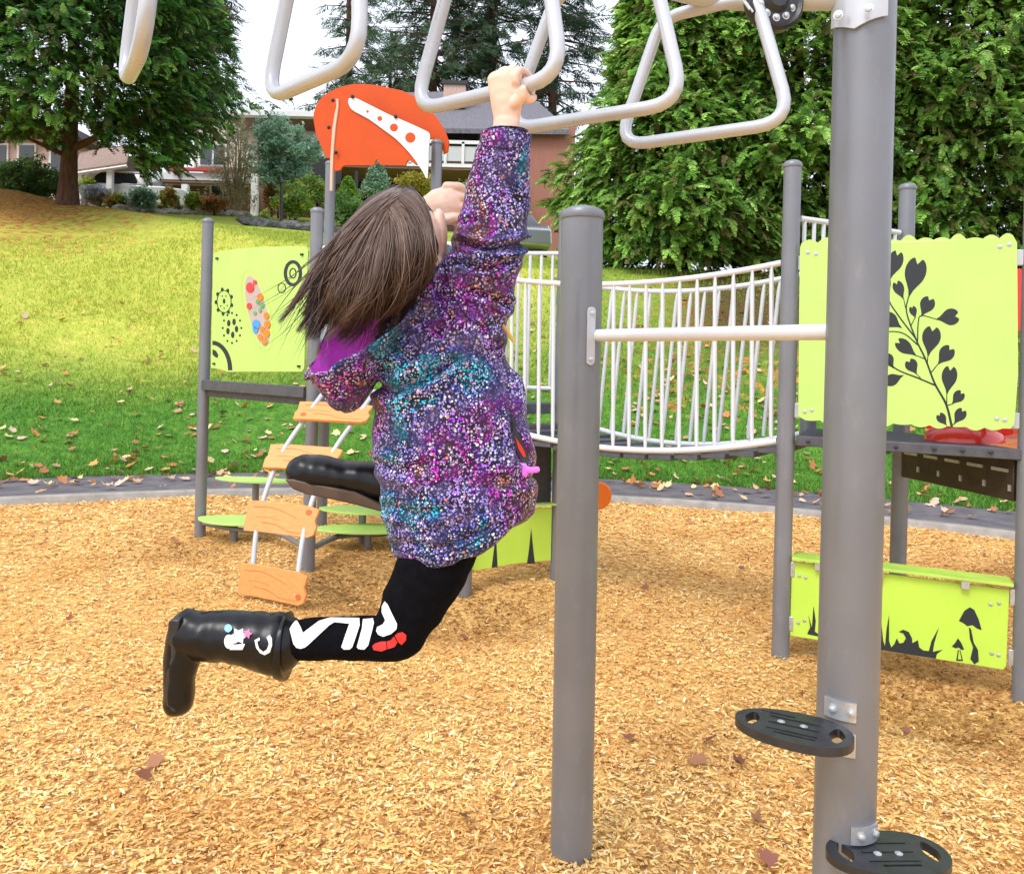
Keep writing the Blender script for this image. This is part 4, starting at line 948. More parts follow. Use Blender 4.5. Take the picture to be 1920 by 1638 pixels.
# left big cedar
def clipL(p):
    px = PX + F * p[:, 0] / p[:, 1]; z = p[:, 2]
    low_ = np.interp(px, [-150, 0, 90, 150, 200, 260, 330, 380, 430], [250, 262, 285, 250, 285, 335, 340, 300, 235])
    py = PY - F * (z - CH) / p[:, 1] - (px - PX) * -SN * -1
    py = PY + (px - PX) * SN - F * (z - CH) / p[:, 1]
    hi = np.interp(px, [300, 380, 430, 440], [-400, -50, 190, 240])
    return (py < low_ + 15 * np.sin(px * .08) - 18) & ~((px > 385) & (py < hi - 60))
tx, ty = P(127, 380, 24).x, 24.
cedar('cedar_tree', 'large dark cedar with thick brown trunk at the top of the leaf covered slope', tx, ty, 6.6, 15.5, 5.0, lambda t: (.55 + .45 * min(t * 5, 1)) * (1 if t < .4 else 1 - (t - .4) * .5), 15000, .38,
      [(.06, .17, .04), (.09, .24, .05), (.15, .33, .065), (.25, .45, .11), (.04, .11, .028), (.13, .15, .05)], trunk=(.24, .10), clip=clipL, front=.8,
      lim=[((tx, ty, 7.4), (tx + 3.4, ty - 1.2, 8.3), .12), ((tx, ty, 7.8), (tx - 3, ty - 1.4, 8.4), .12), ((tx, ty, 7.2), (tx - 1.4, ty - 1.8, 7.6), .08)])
# conifers far behind, open crowns made of drooping branches
def fir(label, px, pyb, pyt, Y, rpx, nb, dens=1., cols=((.06, .12, .06), (.09, .16, .08), (.13, .20, .12)), bare=.15, pw=.8):
    b = P(px, pyb, Y); t = P(px, pyt, Y); zb, zt = b.z, t.z; r_ = rpx / F * Y
    th_ = thing('fir_tree', label, 'tree', 'dark conifers rising behind the houses', loc=(b.x, Y, float(terrain(b.x, Y)))); pos, out, sz = [], [], []; m_ = trunk_mesh((b.x, Y, float(terrain(b.x, Y))), (t.x, Y, zt), .38, .05)
    for k in range(nb):
        s = bare + (1 - bare) * (k + random.random()) / nb; z = zb + (zt - zb) * s; L = r_ * (1 - s) ** pw * random.uniform(.65, 1.15) + .25; a = random.uniform(0, 6.283)
        e = Vector((math.cos(a) * L, math.sin(a) * L, -.14 * L)); o_ = Vector((b.x, Y, z)); m_.tube([o_, o_ + e * .5 + Vector((0, 0, .05)), o_ + e], [.06, .035, .015], 5, caps=False)
        q = int((4 + L * 4.2) * dens)
        for j in range(q):
            f = random.uniform(.18, 1.05); pos.append(o_ + e * f + Vector((random.gauss(0, .12), random.gauss(0, .12), random.gauss(-.05, .1)))); out.append((e.x / L + random.gauss(0, .5), e.y / L + random.gauss(0, .5), -.35)); sz.append(random.uniform(.45, .95))
    n = len(pos); cl = np.array(cols)[rng.integers(0, len(cols), n)] * rng.uniform(.75, 1.3, (n, 1))
    V, C = scatter('fir', np.array([tuple(p) for p in pos]), np.array(out), np.array(sz), cl, .1, .25)
    o = quads_obj('crown', V, C, None); o.parent = th_; o.matrix_parent_inverse = Matrix.Translation(-Vector(th_.location)); part(m_, 'trunk', M['bark'], th_)
fir('narrow dark fir above the orange play roof, seen against white sky', 655, 330, -190, 52, 95, 120, .9)
fir('broad dark conifer left of the raised hand, behind the grey roof', 815, 300, -330, 48, 150, 200, .95, pw=.55)
fir('broad dark conifer right behind the raised hand', 925, 300, -330, 50, 130, 205, 1.0, pw=.55)
fir('dark conifer between the raised arm and the green cedar row', 1040, 330, -300, 46, 120, 150, .9, ((.03, .075, .045), (.05, .11, .06)), pw=.6)
fir('blue green conifer behind the large left cedar, branches reaching into the sky', 335, 330, -300, 40, 118, 230, .9, ((.04, .085, .06), (.06, .12, .085)), pw=.6)
fir('young dark conifer low behind the orange play roof', 735, 320, 60, 55, 75, 80, 1.0)
# small shrubs of the garden beds
def bush(name, label, px, py, Y, rpx, hpx, cols, n=420, leaf=.09, cat='shrub', stems=0, cone=False, group='garden shrubs in front of the houses', flat=1., bare=0):
    b = P(px, py, Y); rx = rpx / F * Y; h = hpx / F * Y; gz = float(terrain(b.x, Y)); th_ = thing(name, label, cat, group, loc=(b.x, Y, gz))
    a = rng.uniform(0, 6.283, n); t = rng.random(n); 
    if cone: rad = rx * (1 - t) ** .8 * (.6 + .4 * rng.random(n)); z = b.z + h * t
    else:
        v = rng.normal(0, 1, (n, 3)); v /= np.linalg.norm(v, axis=1)[:, None]; k = (.62 + .38 * rng.random(n)); lmp = 1 + .95 * lump(v[:, 0] * 2.2, v[:, 1] * 2.2, v[:, 2] * 2.2, 1., px)
        q = v * (k * lmp)[:, None]; z = b.z + h * .5 + q[:, 2] * h * .5; rad = None
    if rad is not None: pos = np.stack([b.x + rad * np.cos(a), Y + rad * np.sin(a), z], -1); out = np.stack([np.cos(a), np.sin(a), .2 + 0 * a], -1)
    else: pos = np.stack([b.x + q[:, 0] * rx, Y + q[:, 1] * rx, z], -1); out = v
    cl = np.array(cols)[rng.integers(0, len(cols), n)] * rng.uniform(.7, 1.35, (n, 1)); V, C = scatter('leaf', pos, out, np.full(n, leaf * 2.2), cl)
    o = quads_obj('foliage', V, C, None); o.parent = th_; o.matrix_parent_inverse = Matrix.Translation(-Vector(th_.location))
    m_ = MB(); 
    for k in range(max(stems, 1)):
        aa = random.uniform(0, 6.28); e = Vector((b.x + math.cos(aa) * rx * .6 * (stems > 0), Y + math.sin(aa) * rx * .5 * (stems > 0), b.z + h * random.uniform(.55, .95)))
        s_ = Vector((b.x + random.gauss(0, .1) * (stems > 0), Y, gz - .1)); m_.tube([s_, s_.lerp(e, .5) + Vector((random.gauss(0, .1), 0, .1)), e], [.05, .03, .012], 6)
    part(m_, 'stem', M['bark'] if not bare else M['pale_bark'], th_)
    return th_
M['pale_bark'] = mat('pale_bark', (.34, .26, .15), .9, nscale=8, namt=.3)
DG = [(.11, .25, .07), (.18, .36, .10), (.26, .40, .14)]; YG = [(.42, .52, .06), (.30, .44, .07), (.55, .56, .08)]; BG = [(.24, .42, .30), (.32, .50, .36), (.40, .54, .36)]; OR = [(.5, .2, .07), (.45, .28, .12), (.3, .22, .08)]
bush('rhododendron', 'wide dark green shrub left of the big cedar trunk', 55, 372, 27, 62, 62, DG + [(.14, .2, .10)], 900, .10)
bush('shrub', 'yellow green shrub at the left edge of the slope', -8, 352, 27, 26, 38, YG, 260, .10)
bush('shrub', 'pale grey lavender clump beside the carport post', 182, 380, 30, 26, 30, [(.35, .38, .42), (.42, .44, .5), (.28, .33, .30)], 330, .08)
bush('shrub', 'small yellow leaved shrub under the carport roof', 163, 358, 31, 14, 22, YG, 180, .08)
bush('shrub', 'orange and yellow low shrub by the stone edging', 217, 392, 29, 18, 24, OR + YG, 240, .08)
bush('spiky_plant', 'blue green spiky plant in the garden bed', 267, 388, 29, 20, 30, BG, 300, .10, cat='plant')
bush('shrub', 'round yellow green shrub near the white column', 316, 385, 30, 14, 30, YG + OR, 240, .08)
bush('shrub', 'small green shrub right of the white column', 362, 388, 30, 14, 26, YG + DG, 220, .08)
bush('shrub', 'low orange red shrub in front of the glass door', 402, 394, 30, 20, 24, OR, 280, .08)
bush('bare_shrub', 'tall pale leafless shrub with many upright stems', 440, 392, 31, 44, 165, [(.42, .36, .22), (.36, .33, .19), (.48, .44, .33), (.30, .32, .16)], 620, .07, stems=22, bare=1)
bush('small_tree', 'blue green rounded tree in front of the pale house', 530, 356, 30, 50, 128, BG, 1500, .12, cat='tree', stems=3)
bush('shrub', 'narrow orange leaved shrub by the second white column', 508, 395, 30, 13, 60, OR, 280, .08)
bush('shrub', 'flat topped yellow green clipped shrub by the dark lamp post', 552, 400, 28, 34, 50, YG + DG, 700, .08, stems=4)
bush('shrub', 'layered dark green clipped shrub left of the roof post', 585, 378, 29, 24, 44, DG + YG, 420, .08)
bush('cone_shrub', 'bright green cone shaped conifer behind the roof post', 652, 378, 28, 22, 42, [(.20, .38, .05), (.26, .44, .06)], 380, .08, cone=True)
bush('shrub', 'cloud pruned dark green shrub below the cone conifer', 650, 420, 27, 40, 52, DG + [(.16, .26, .06)], 650, .08)
bush('blue_conifer', 'blue green cone conifer under the orange roof', 706, 365, 30, 32, 60, BG, 560, .09, cone=True)
bush('shrub', 'yellow leaved shrub right of the blue conifer', 780, 362, 30, 32, 34, [(.5, .42, .06), (.38, .38, .07)], 380, .09)
bush('shrub', 'small round topiary on the dark rock edging', 494, 438, 24, 14, 34, DG + YG, 320, .07)
bush('shrub', 'low dark shrub behind the wooden railings left of the brown wall', 900, 400, 27, 50, 50, DG, 500, .10)
# ------------------------------------------------------------------ houses, car, rocks
M['beige'] = mat('beige_stucco', (.62, .52, .44), .9, nscale=6, namt=.08); M['white_paint'] = mat('white_paint', (.78, .78, .78), .6, nscale=4, namt=.05)
M['glass'] = mat('dark_window_glass', (.03, .035, .04), .08, spec=.7); M['roof_grey'] = mat('grey_roof_shingle', (.16, .15, .17), .85, nscale=12, namt=.3, bump=.4, bscale=30)
M['soffit'] = mat('brown_fascia', (.22, .13, .09), .7, nscale=8, namt=.15); M['terracotta'] = mat('terracotta_board', (.36, .15, .11), .8, nscale=3, namt=.1, stretch=(14, 14, .5))
M['redtrim'] = mat('red_trim', (.55, .06, .05), .6); M['stone'] = mat('pale_stone', (.45, .42, .38), .9, nscale=8, namt=.3, bump=.8, bscale=20)
M['rock'] = mat('dark_rock', (.05, .05, .058), .85, nscale=5, bump=.8, bscale=12, col2=(.15, .15, .16)); M['black'] = mat('black_paint', (.02, .02, .022), .5); M['pinkbrick'] = mat('pale_brick', (.55, .38, .32), .9, nscale=14, namt=.25)
def brick():
    m = mat('brown_brick', (.2, .1, .06), .9); t = m.node_tree; b = t.nodes.new('ShaderNodeTexBrick'); tc = t.nodes.new('ShaderNodeTexCoord'); mp = t.nodes.new('ShaderNodeMapping'); mp.inputs['Rotation'].default_value = (math.pi / 2, 0, 0)
    t.links.new(tc.outputs['Object'], mp.inputs[0]); t.links.new(mp.outputs[0], b.inputs[0]); b.inputs['Scale'].default_value = 4; b.inputs['Color1'].default_value = (.24, .12, .075, 1); b.inputs['Color2'].default_value = (.17, .085, .05, 1); b.inputs['Mortar'].default_value = (.3, .24, .2, 1)
    t.links.new(b.outputs[0], t.nodes['Principled BSDF'].inputs['Base Color']); return m
M['brick'] = brick()
def rect(mb, x0, y0, x1, y1, Y, dep, foot=None):
    """a box whose front face spans pixel-measured corners at depth Y"""
    a = P(x0, y0, Y); b = P(x1, y1, Y); z1 = max(a.z, b.z); z0 = min(a.z, b.z)
    if foot is not None: z0 = foot
    mb.box(((a.x + b.x) / 2, Y + dep / 2, (z0 + z1) / 2), (abs(b.x - a.x), dep, z1 - z0)); return (a.x + b.x) / 2
h1 = thing('house', 'pale two storey house with flat white roof edge, brown brick lower floor and white columns', 'house', loc=(-12, 34, 7))
def hp(name, mt, rects, parent=h1, bevel=0, **k):
    m_ = MB()
    for r_ in rects: rect(m_, *r_)
    if name in ('pane', 'post', 'dark_opening', 'shaded_wall'): return each(m_, name, mt, parent, smooth=False)
    return part(m_, name, mt, parent, smooth=False, bevel=bevel)
hp('upper_wall', M['beige'], [(365, 222, 585, 318, 36, 5)])
hp('flat_roof', M['white_paint'], [(425, 205, 600, 219, 33.8, 8)]); hp('roof_soffit', M['soffit'], [(425, 220, 598, 226, 34.2, 6.8)])
hp('lower_wall', M['brick'], [(262, 342, 560, 402, 34.6, 5, 6)])
hp('red_trim', M['redtrim'], [(318, 313, 432, 321, 33.2, .3)]); hp('porch_roof', M['white_paint'], [(300, 322, 460, 340, 33.4, 2.2)]); hp('porch_beam', M['soffit'], [(300, 341, 560, 345, 33.3, .3)])
for x in (345, 476): hp('column', M['white_paint'], [(x - 5, 345 if x < 400 else 326, x + 5, 400, 33.1, .25, 6)])
dr_ = hp('glass_door', M['white_paint'], [(393, 344, 447, 400, 34.5, .08, 6)]); hp('pane', M['glass'], [(397, 348, 415, 398, 34.46, .03), (420, 348, 440, 398, 34.46, .03)], dr_)
w_ = hp('window', M['white_paint'], [(570, 232, 606, 290, 35.9, .08)]); hp('pane', M['glass'], [(574, 262, 603, 287, 35.86, .03)], w_)
w_ = hp('window', M['white_paint'], [(372, 268, 424, 312, 35.9, .08)]); hp('pane', M['glass'], [(376, 272, 396, 309, 35.86, .03), (401, 272, 420, 309, 35.86, .03)], w_)
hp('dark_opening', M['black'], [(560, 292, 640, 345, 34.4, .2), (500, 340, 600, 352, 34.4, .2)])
# carport
cpt = thing('carport', 'open carport with brown shingle roof, white fascia and white posts', 'carport', loc=(-17, 32, 7))
m_ = MB(); a = P(146, 318, 31); b = P(236, 305, 31); c = P(300, 330, 36); d = P(150, 288, 36)
m_.add([a, b, P(292, 340, 33), d, P(240, 268, 35.5)], [[0, 1, 4, 3], [1, 2, 4]]); 
m_ = MB(); m_.add([P(140, 319, 31), P(237, 305, 31), P(245, 270, 36), P(150, 285, 36)] + [P(140, 327, 31), P(237, 313, 31), P(245, 278, 36), P(150, 293, 36)], [[0, 1, 2, 3], [4, 7, 6, 5], [0, 4, 5, 1], [1, 5, 6, 2], [2, 6, 7, 3], [3, 7, 4, 0]]); part(m_, 'roof', mat('brown_shingle', (.28, .19, .15), .9, nscale=10, namt=.3), cpt, smooth=False)
m_ = MB(); m_.tube([P(141, 326, 30.9), P(238, 312, 30.9)], (.07), 4); part(m_, 'fascia', M['white_paint'], cpt, smooth=False)
hp('post', M['white_paint'], [(200, 312, 208, 380, 31, .2, 6)], cpt); hp('post', M['white_paint'], [(147, 324, 152, 378, 31, .2, 6)], cpt)
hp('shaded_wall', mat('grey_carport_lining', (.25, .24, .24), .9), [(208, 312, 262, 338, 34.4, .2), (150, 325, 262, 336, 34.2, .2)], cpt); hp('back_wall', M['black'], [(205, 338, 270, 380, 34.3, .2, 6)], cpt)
# neighbouring white house far left
h3 = thing('house', 'white framed house partly hidden behind the left cedar and shrubs', 'house', loc=(-22, 34, 7))
hp('wall', mat('dusty_pink_wall', (.55, .42, .38), .9, nscale=3, namt=.2), [(-160, 255, 128, 345, 36, 4, 6)], h3)
for x0, x1 in ((-90, -50), (-5, 14), (32, 66), (92, 122)):
    o = hp('window', M['white_paint'], [(x0, 268, x1, 325, 35.9, .08)], h3); hp('pane', M['glass'], [(x0 + 4, 272, x1 - 4, 321, 35.86, .03)], o)
hp('roof', M['roof_grey'], [(-180, 232, 140, 253, 35.2, 6)], h3)
# second house with dark roof and balcony
h2 = thing('house', 'wide low house with grey roof, balcony and terracotta side wall behind the play roof', 'house', loc=(-2, 38, 7))
hp('wall', M['soffit'], [(600, 236, 985, 400, 37.5, 5, 6)], h2); hp('side_wall', M['terracotta'], [(970, 236, 1075, 395, 36.6, 6, 5.5)], h2)
m_ = MB(); q = [P(540, 238, 36.2), P(1068, 243, 36.2), P(1010, 192, 41), P(830, 172, 42), P(650, 176, 42)]
q2 = [p - Vector((0, 0, .22)) for p in q]; m_.add(q + q2, [[0, 1, 2, 3, 4], [9, 8, 7, 6, 5]] + [[i, (i + 1) % 5, (i + 1) % 5 + 5, i + 5] for i in range(5)]); rfo = part(m_, 'roof', M['roof_grey'], h2, smooth=False)
hp('chimney', M['pinkbrick'], [(832, 158, 872, 200, 39, 1)], rfo); hp('chimney_cap', M['black'], [(828, 150, 876, 158, 38.9, 1.2)], rfo)
m_ = MB(); 
for k in (0, 9): m_.tube([P(548, 229 + k, 36.1), P(604, 205 + k, 36.1)], .05, 4)
each(m_, 'gable_trim', M['black'], h2)
for x0, x1 in ((655, 720), (730, 800), (838, 865), (869, 895), (905, 960)):
    o = hp('window', M['soffit'], [(x0 - 2, 240, x1 + 2, 292, 37.42, .08)], h2); hp('pane', M['glass'], [(x0, 243, x1, 290, 37.38, .03)], o)
bal = hp('balcony', M['soffit'], [(600, 312, 968, 320, 34.6, 2.9)], h2)
hp('balcony_rail', M['white_paint'], [(600, 263, 968, 266, 34.6, .06), (600, 307, 968, 310, 34.6, .06)] + [(x, 266, x + 4, 307, 34.6, .06) for x in range(602, 968, 33)], bal)
hp('balcony_screen', mat('pale_screen', (.55, .56, .57), .3), [(600, 268, 968, 305, 34.68, .02)], bal)
hp('post', M['black'], [(x, 320, x + 5, 400, 34.7, .15, 6) for x in (665, 760, 880, 940)], h2)
for x0, x1 in ((640, 690), (700, 750), (838, 880), (886, 930)):
    o = hp('window', M['white_paint'], [(x0, 330, x1, 385, 37.42, .08)], h2); hp('pane', M['glass'], [(x0 + 2, 332, x1 - 2, 383, 37.38, .03)], o)
# stone edging of the garden bed, pieces kept as one low wall
def stones(name, label, x0, y0, x1, y1, Y0, Y1, n, s, mt, cat='stone edging'):
    m_ = MB()
    for k in range(n):
        t = (k + random.random() * .6) / n; c = P(x0 + (x1 - x0) * t, y0 + (y1 - y0) * t, Y0 + (Y1 - Y0) * t); c.z = float(terrain(c.x, c.y)) + s * random.uniform(.15, .9); r_ = s * random.uniform(.5, 1)
        bm = bmesh.new(); bmesh.ops.create_icosphere(bm, subdivisions=2, radius=1)
        sx, sy, sz = r_ * random.uniform(1, 1.8), r_, r_ * random.uniform(.5, .9)
        vs_ = [c + Vector((v.co.x * sx, v.co.y * sy, v.co.z * sz)) * (1 + .3 * mnoise.noise(v.co * 1.5 + c)) for v in bm.verts]; m_.add(vs_, [[q.index for q in f.verts] for f in bm.faces]); bm.free()
    o = m_.build(name, mt, None, angle=25); return tag(o, label, cat)
stones('stone_edging', 'pale stones edging the garden bed below the shrubs', 215, 402, 470, 402, 28.5, 31, 60, .17, M['stone'])
stones('rock_wall', 'dark piled rocks edging the raised bed left of the roof post', 455, 440, 640, 445, 23.6, 23, 110, .17, M['rock'], 'rock wall')
m_ = MB(); p = P(528, 430, 25); m_.tube([Vector((p.x, p.y, float(terrain(p.x, p.y)) - .1)), P(528, 340, 25)], .05, 8); m_.tube([P(528, 343, 25), P(526, 330, 25)], [.10, .02], 8)
tag(m_.build('garden_lamp', M['black']), 'slim dark lamp post standing in the yellow green shrub', 'lamp post')
m_ = MB(); p = P(206, 372, 30)
# parked pale car under the carport
def car(name, label, cx, cy, gz, L, body, yaw, group='parked cars by the houses', h=1.5):
    th_ = thing(name, label, 'car', group, loc=(cx, cy, gz)); rot = Matrix.Rotation(yaw, 3, 'Z'); o_ = Vector((cx, cy, gz)); W = .9
    def sec(prof, hw, inset):
        m_ = MB(); n = len(prof); vs_ = [o_ + rot @ Vector((x, -hw(z), z)) for x, z in prof] + [o_ + rot @ Vector((x, hw(z), z)) for x, z in prof]
        m_.add(vs_, [list(range(n)), list(range(2 * n - 1, n - 1, -1))] + [[i, (i + 1) % n, (i + 1) % n + n, i + n] for i in range(n)]); return m_
    k = L / 4.6; lo = [(-2.3, .3), (-2.28, .75), (-2.2, .95), (-1.5, 1.0), (1.0, .98), (1.9, .9), (2.25, .75), (2.3, .35), (2.1, .25), (-2.1, .25)]
    b_ = part(sec([(x * k, z * h / 1.5) for x, z in lo], lambda z: W, 0), 'body', body, th_, bevel=.06, seg=3)
    cab = [(-2.1, .97), (-1.75, 1.42), (-1.3, 1.5), (.2, 1.49), (.55, 1.4), (1.15, .97)]
    part(sec([(x * k, z * h / 1.5) for x, z in cab], lambda z: W - .05 - max(0, z - 1) * .38, 0), 'cabin', M['glass'], th_, bevel=.04)
    part(sec([(x * k, z * h / 1.5) for x, z in [(-1.85, 1.44), (-1.4, 1.535), (.25, 1.525), (.5, 1.45), (.2, 1.46), (-1.35, 1.47)]], lambda z: W - .2, 0), 'roof', body, b_, bevel=.02)
    for sx in (-1.4, 1.4):
        for sy in (-1, 1):
            c = o_ + rot @ Vector((sx * k, sy * .82, .33)); ax = rot @ Vector((0, sy, 0)); m_ = MB(); m_.lathe([(.2, -.1), (.33, -.09), (.33, .09), (.2, .1)], c, 20, axis=ax); wh = part(m_, 'wheel', M['black'], th_)
            m_ = MB(); m_.lathe([(.2, .1), (.19, .105), (.05, .085)], c, 16, axis=ax); part(m_, 'rim', M['galv'], wh)
    for sy in (-1, 1):
        m_ = MB(); m_.box(o_ + rot @ Vector((-2.27 * k, sy * .68, .8)), (.06, .3, .14), rot); part(m_, 'tail_lamp', M['red_plastic'], th_)
        m_ = MB(); m_.box(o_ + rot @ Vector((2.2 * k, sy * .62, .7)), (.1, .36, .14), rot); part(m_, 'headlight', M['white_paint'], th_)
cp_ = mat('silver_car_paint', (.42, .44, .48), .25, .6, coat=1)
px_ = P(1036, 460, 24.5).x; car('car', 'silver grey car parked behind the railings, right of the raised arm', px_ - 1.35, 26.6, float(terrain(px_ - 1.3, 25)) - .25, 4.4, cp_, R(-78), h=1.75)
pw_ = P(232, 390, 30.5); car('car', 'white car parked under the carport roof', pw_.x, 32.3, float(terrain(pw_.x, 32)), 4.2, mat('white_car_paint', (.75, .76, .78), .25, coat=1), .1)
# ------------------------------------------------------------------ the hanging child
def Q(px, py, Y=1.5): return P(px, py, Y)
def limb(mb, pts, rads, n=20, sub=5):
    """closed tapering tube with rounded ends; rads are (in plane, depth)"""
    pts = [Vector(p) for p in pts]; rads = [r if isinstance(r, tuple) else (r, r) for r in rads]
    sm = catmull(pts, sub); rr = []
    for i in range(len(sm)):
        t = i / sub; k = min(int(t), len(rads) - 2); f = t - k; f = f * f * (3 - 2 * f); a, b = rads[k], rads[k + 1]; rr.append((a[1] + (b[1] - a[1]) * f, a[0] + (b[0] - a[0]) * f))
    t0 = (sm[0] - sm[1]).normalized(); t1 = (sm[-1] - sm[-2]).normalized(); P0, R0, P1, R1 = [], [], [], []
    for c in (.99, .8, .5):
        h = math.sqrt(1 - c * c * .98)
        P0.append(sm[0] + t0 * min(rr[0]) * c); R0.append((rr[0][0] * h, rr[0][1] * h)); P1.append(sm[-1] + t1 * min(rr[-1]) * c); R1.append((rr[-1][0] * h, rr[-1][1] * h))
    mb.tube(P0 + sm + P1[::-1], R0 + rr + R1[::-1], n, flat=(0, 1, .0001)); return mb
def ball(mb, c, r, n=14):
    r = r if isinstance(r, tuple) else (r, r, r); c = Vector(c); vs_, fs = [], []
    for i in range(1, n):
        for k in range(n * 2):
            a = math.pi * i / n; b_ = math.pi * k / n; vs_.append(c + Vector((r[0] * math.sin(a) * math.cos(b_), r[1] * math.sin(a) * math.sin(b_), r[2] * math.cos(a))))
    m_ = n * 2
    for i in range(n - 2):
        for k in range(m_): fs.append([i * m_ + k, (i + 1) * m_ + k, (i + 1) * m_ + (k + 1) % m_, i * m_ + (k + 1) % m_])
    fs.append(list(range(m_))); fs.append(list(range((n - 2) * m_ + m_ - 1, (n - 2) * m_ - 1, -1))); mb.add(vs_, fs); return mb
def organic(mb, name, mt, parent, voxel, smooth=4, disp=None):
    t = bpy.data.objects.new('tmp', mb.mesh('tmp')); link(t); r = t.modifiers.new('r', 'REMESH'); r.mode = 'VOXEL'; r.voxel_size = voxel; r.use_smooth_shade = True
    s = t.modifiers.new('s', 'SMOOTH'); s.factor = .5; s.iterations = smooth
    dg = bpy.context.evaluated_depsgraph_get(); me = bpy.data.meshes.new_from_object(t.evaluated_get(dg)); bpy.data.objects.remove(t)
    me.name = name; me.materials.clear(); me.materials.append(mt)
    if disp:
        n = len(me.vertices); co = np.empty(n * 3, 'f'); no = np.empty(n * 3, 'f'); me.vertices.foreach_get('co', co); me.vertices.foreach_get('normal', no); co = co.reshape(-1, 3); no = no.reshape(-1, 3)
        co = co + no * disp(co)[:, None]; me.vertices.foreach_set('co', co.astype('f').ravel()); me.update()
    me.shade_smooth(); o = bpy.data.objects.new(name, me); link(o, parent); return o
def pxof(co):
    X, Y, Z = co[:, 0], co[:, 1], co[:, 2] - CH; a = (X * CS + Z * SN) / Y; b = (-X * SN + Z * CS) / Y
    return PX + F * a, PY - F * b
# ---- body: head, neck, trunk, arms, hands, legs as one surface
mb = MB()
HC = Q(748, 452, 1.505); Fd = Vector((.60, .76, .24)).normalized()
ball(mb, HC, (.083, .088, .086)); 
fr = Fd.cross(Vector((0, 0, 1))).normalized(); fu = fr.cross(Fd).normalized()
ball(mb, HC + Fd * .032 - fu * .035, (.058, .060, .060)); ball(mb, HC + Fd * .05 - fu * .070, (.030, .032, .026)); 
for s in (-1, 1): ball(mb, HC + Fd * .052 + fr * s * .036 - fu * .034, .030)
limb(mb, [HC + Fd * .085 - fu * .005, HC + Fd * .100 - fu * .03], [.008, .011], 10); limb(mb, [HC + Fd * .088 - fu * .052 - fr * .018, HC + Fd * .094 - fu * .052, HC + Fd * .088 - fu * .052 + fr * .018], [.005, .007, .005], 8)
for s in (-1, 1):   # ears
    e = HC + fr * s * .086 - fu * .018 - Fd * .005; limb(mb, [e + fu * .018, e - Fd * .010, e - fu * .018 + Fd * .004], [.009, .010, .007], 10)
ball(mb, Q(822, 448, 1.515), (.017, .03, .058)); ball(mb, Q(812, 500, 1.50), (.022, .03, .026))
limb(mb, [Q(785, 505, 1.53), Q(830, 550, 1.55), Q(850, 600, 1.55)], [.043, .045, .06])
limb(mb, [Q(855, 590, 1.54), Q(848, 720, 1.53), Q(850, 860, 1.53), Q(845, 940, 1.53)], [(.085, .06), (.10, .075), (.095, .07), (.08, .07)])
# raised near arm
limb(mb, [Q(875, 580, 1.50), Q(912, 480, 1.49), Q(930, 380, 1.485), Q(944, 290, 1.478), Q(950, 225, 1.474)], [.045, .036, .032, .0275, (.0245, .019)])
barA, barB = LOOPS[2]; bd = (barB - barA).normalized()
def onbar(px):
    t = min(max((ray(px, 170).x / 1 - 0), -9), 9); best = min((abs(pxof(np.array([tuple(barA.lerp(barB, k / 200))]))[0][0] - px), k) for k in range(201))[1]; return barA.lerp(barB, best / 200)
hc = onbar(962); print('BAR', hc, pxof(np.array([tuple(hc)]))); up = Vector((0, 0, 1)); ofw = Vector((bd.y, -bd.x, 0)).normalized(); ofw = ofw if ofw.y < 0 else -ofw
# palm: flattened block from wrist to knuckles, in front of the bar
w0 = Q(950, 232, 1.474); kn = hc + ofw * .026 + up * .022
limb(mb, [w0, w0.lerp(kn, .45) + bd * .002, kn - up * .008], [(.0235, .016), (.030, .016), (.032, .0135)], 24)
for i, off in enumerate((-.0262, -.0087, .0087, .0262)):
    o_ = bd * off; dz = (.0, .004, .003, -.002)[i]; r_ = (.0068, .0073, .0073, .0064)[i]; c0 = hc + o_
    pts = [kn + o_ * .95 - up * .020, c0 + ofw * .026 + up * (.018 + dz), c0 + ofw * .010 + up * (.0285 + dz), c0 - ofw * .014 + up * (.024 + dz), c0 - ofw * .0265 + up * .003, c0 - ofw * .018 - up * .019, c0 - ofw * .004 - up * .0255]
    limb(mb, pts, [r_, r_ * 1.08, r_ * 1.02, r_ * .98, r_ * .95, r_ * .9, r_ * .8], 10, 4)
tb = w0.lerp(kn, .35) + bd * .020; c0 = hc + bd * .0345
limb(mb, [tb, tb + bd * .016 + up * .012, c0 + ofw * .020 - up * .012, c0 - up * .0265, c0 - ofw * .018 - up * .018], [.011, .0102, .0092, .0086, .0076], 10, 4)
# far arm bent in front of the face, loosely closed fist
limb(mb, [Q(850, 560, 1.62), Q(800, 500, 1.72), Q(748, 440, 1.74), Q(775, 408, 1.72), Q(806, 391, 1.70)], [.045, .040, .036, .030, (.027, .022)])
fc = Q(838, 381, 1.69); 
limb(mb, [Q(800, 393, 1.70), Q(822, 386, 1.695), Q(846, 379, 1.69)], [(.028, .021), (.036, .024), (.036, .022)])
for i in range(4):
    t_ = -.0315 + .021 * i; b_ = Q(848, 379, 1.69) + Vector((.0 + .004 * (1.5 - abs(i - 1.5)), 0, -t_)) 
    limb(mb, [b_ + Vector((-.012, -.006, 0)), b_ + Vector((.012, -.004, .0)), b_ + Vector((.022, .012, -.002)), b_ + Vector((.010, .030, -.004)), b_ + Vector((-.012, .028, -.004))], [.0100, .0100, .0094, .0088, .0078], 10, 3)
limb(mb, [Q(815, 408, 1.69), Q(832, 413, 1.675), Q(850, 408, 1.672)], [.0115, .011, .0095], 10, 3)
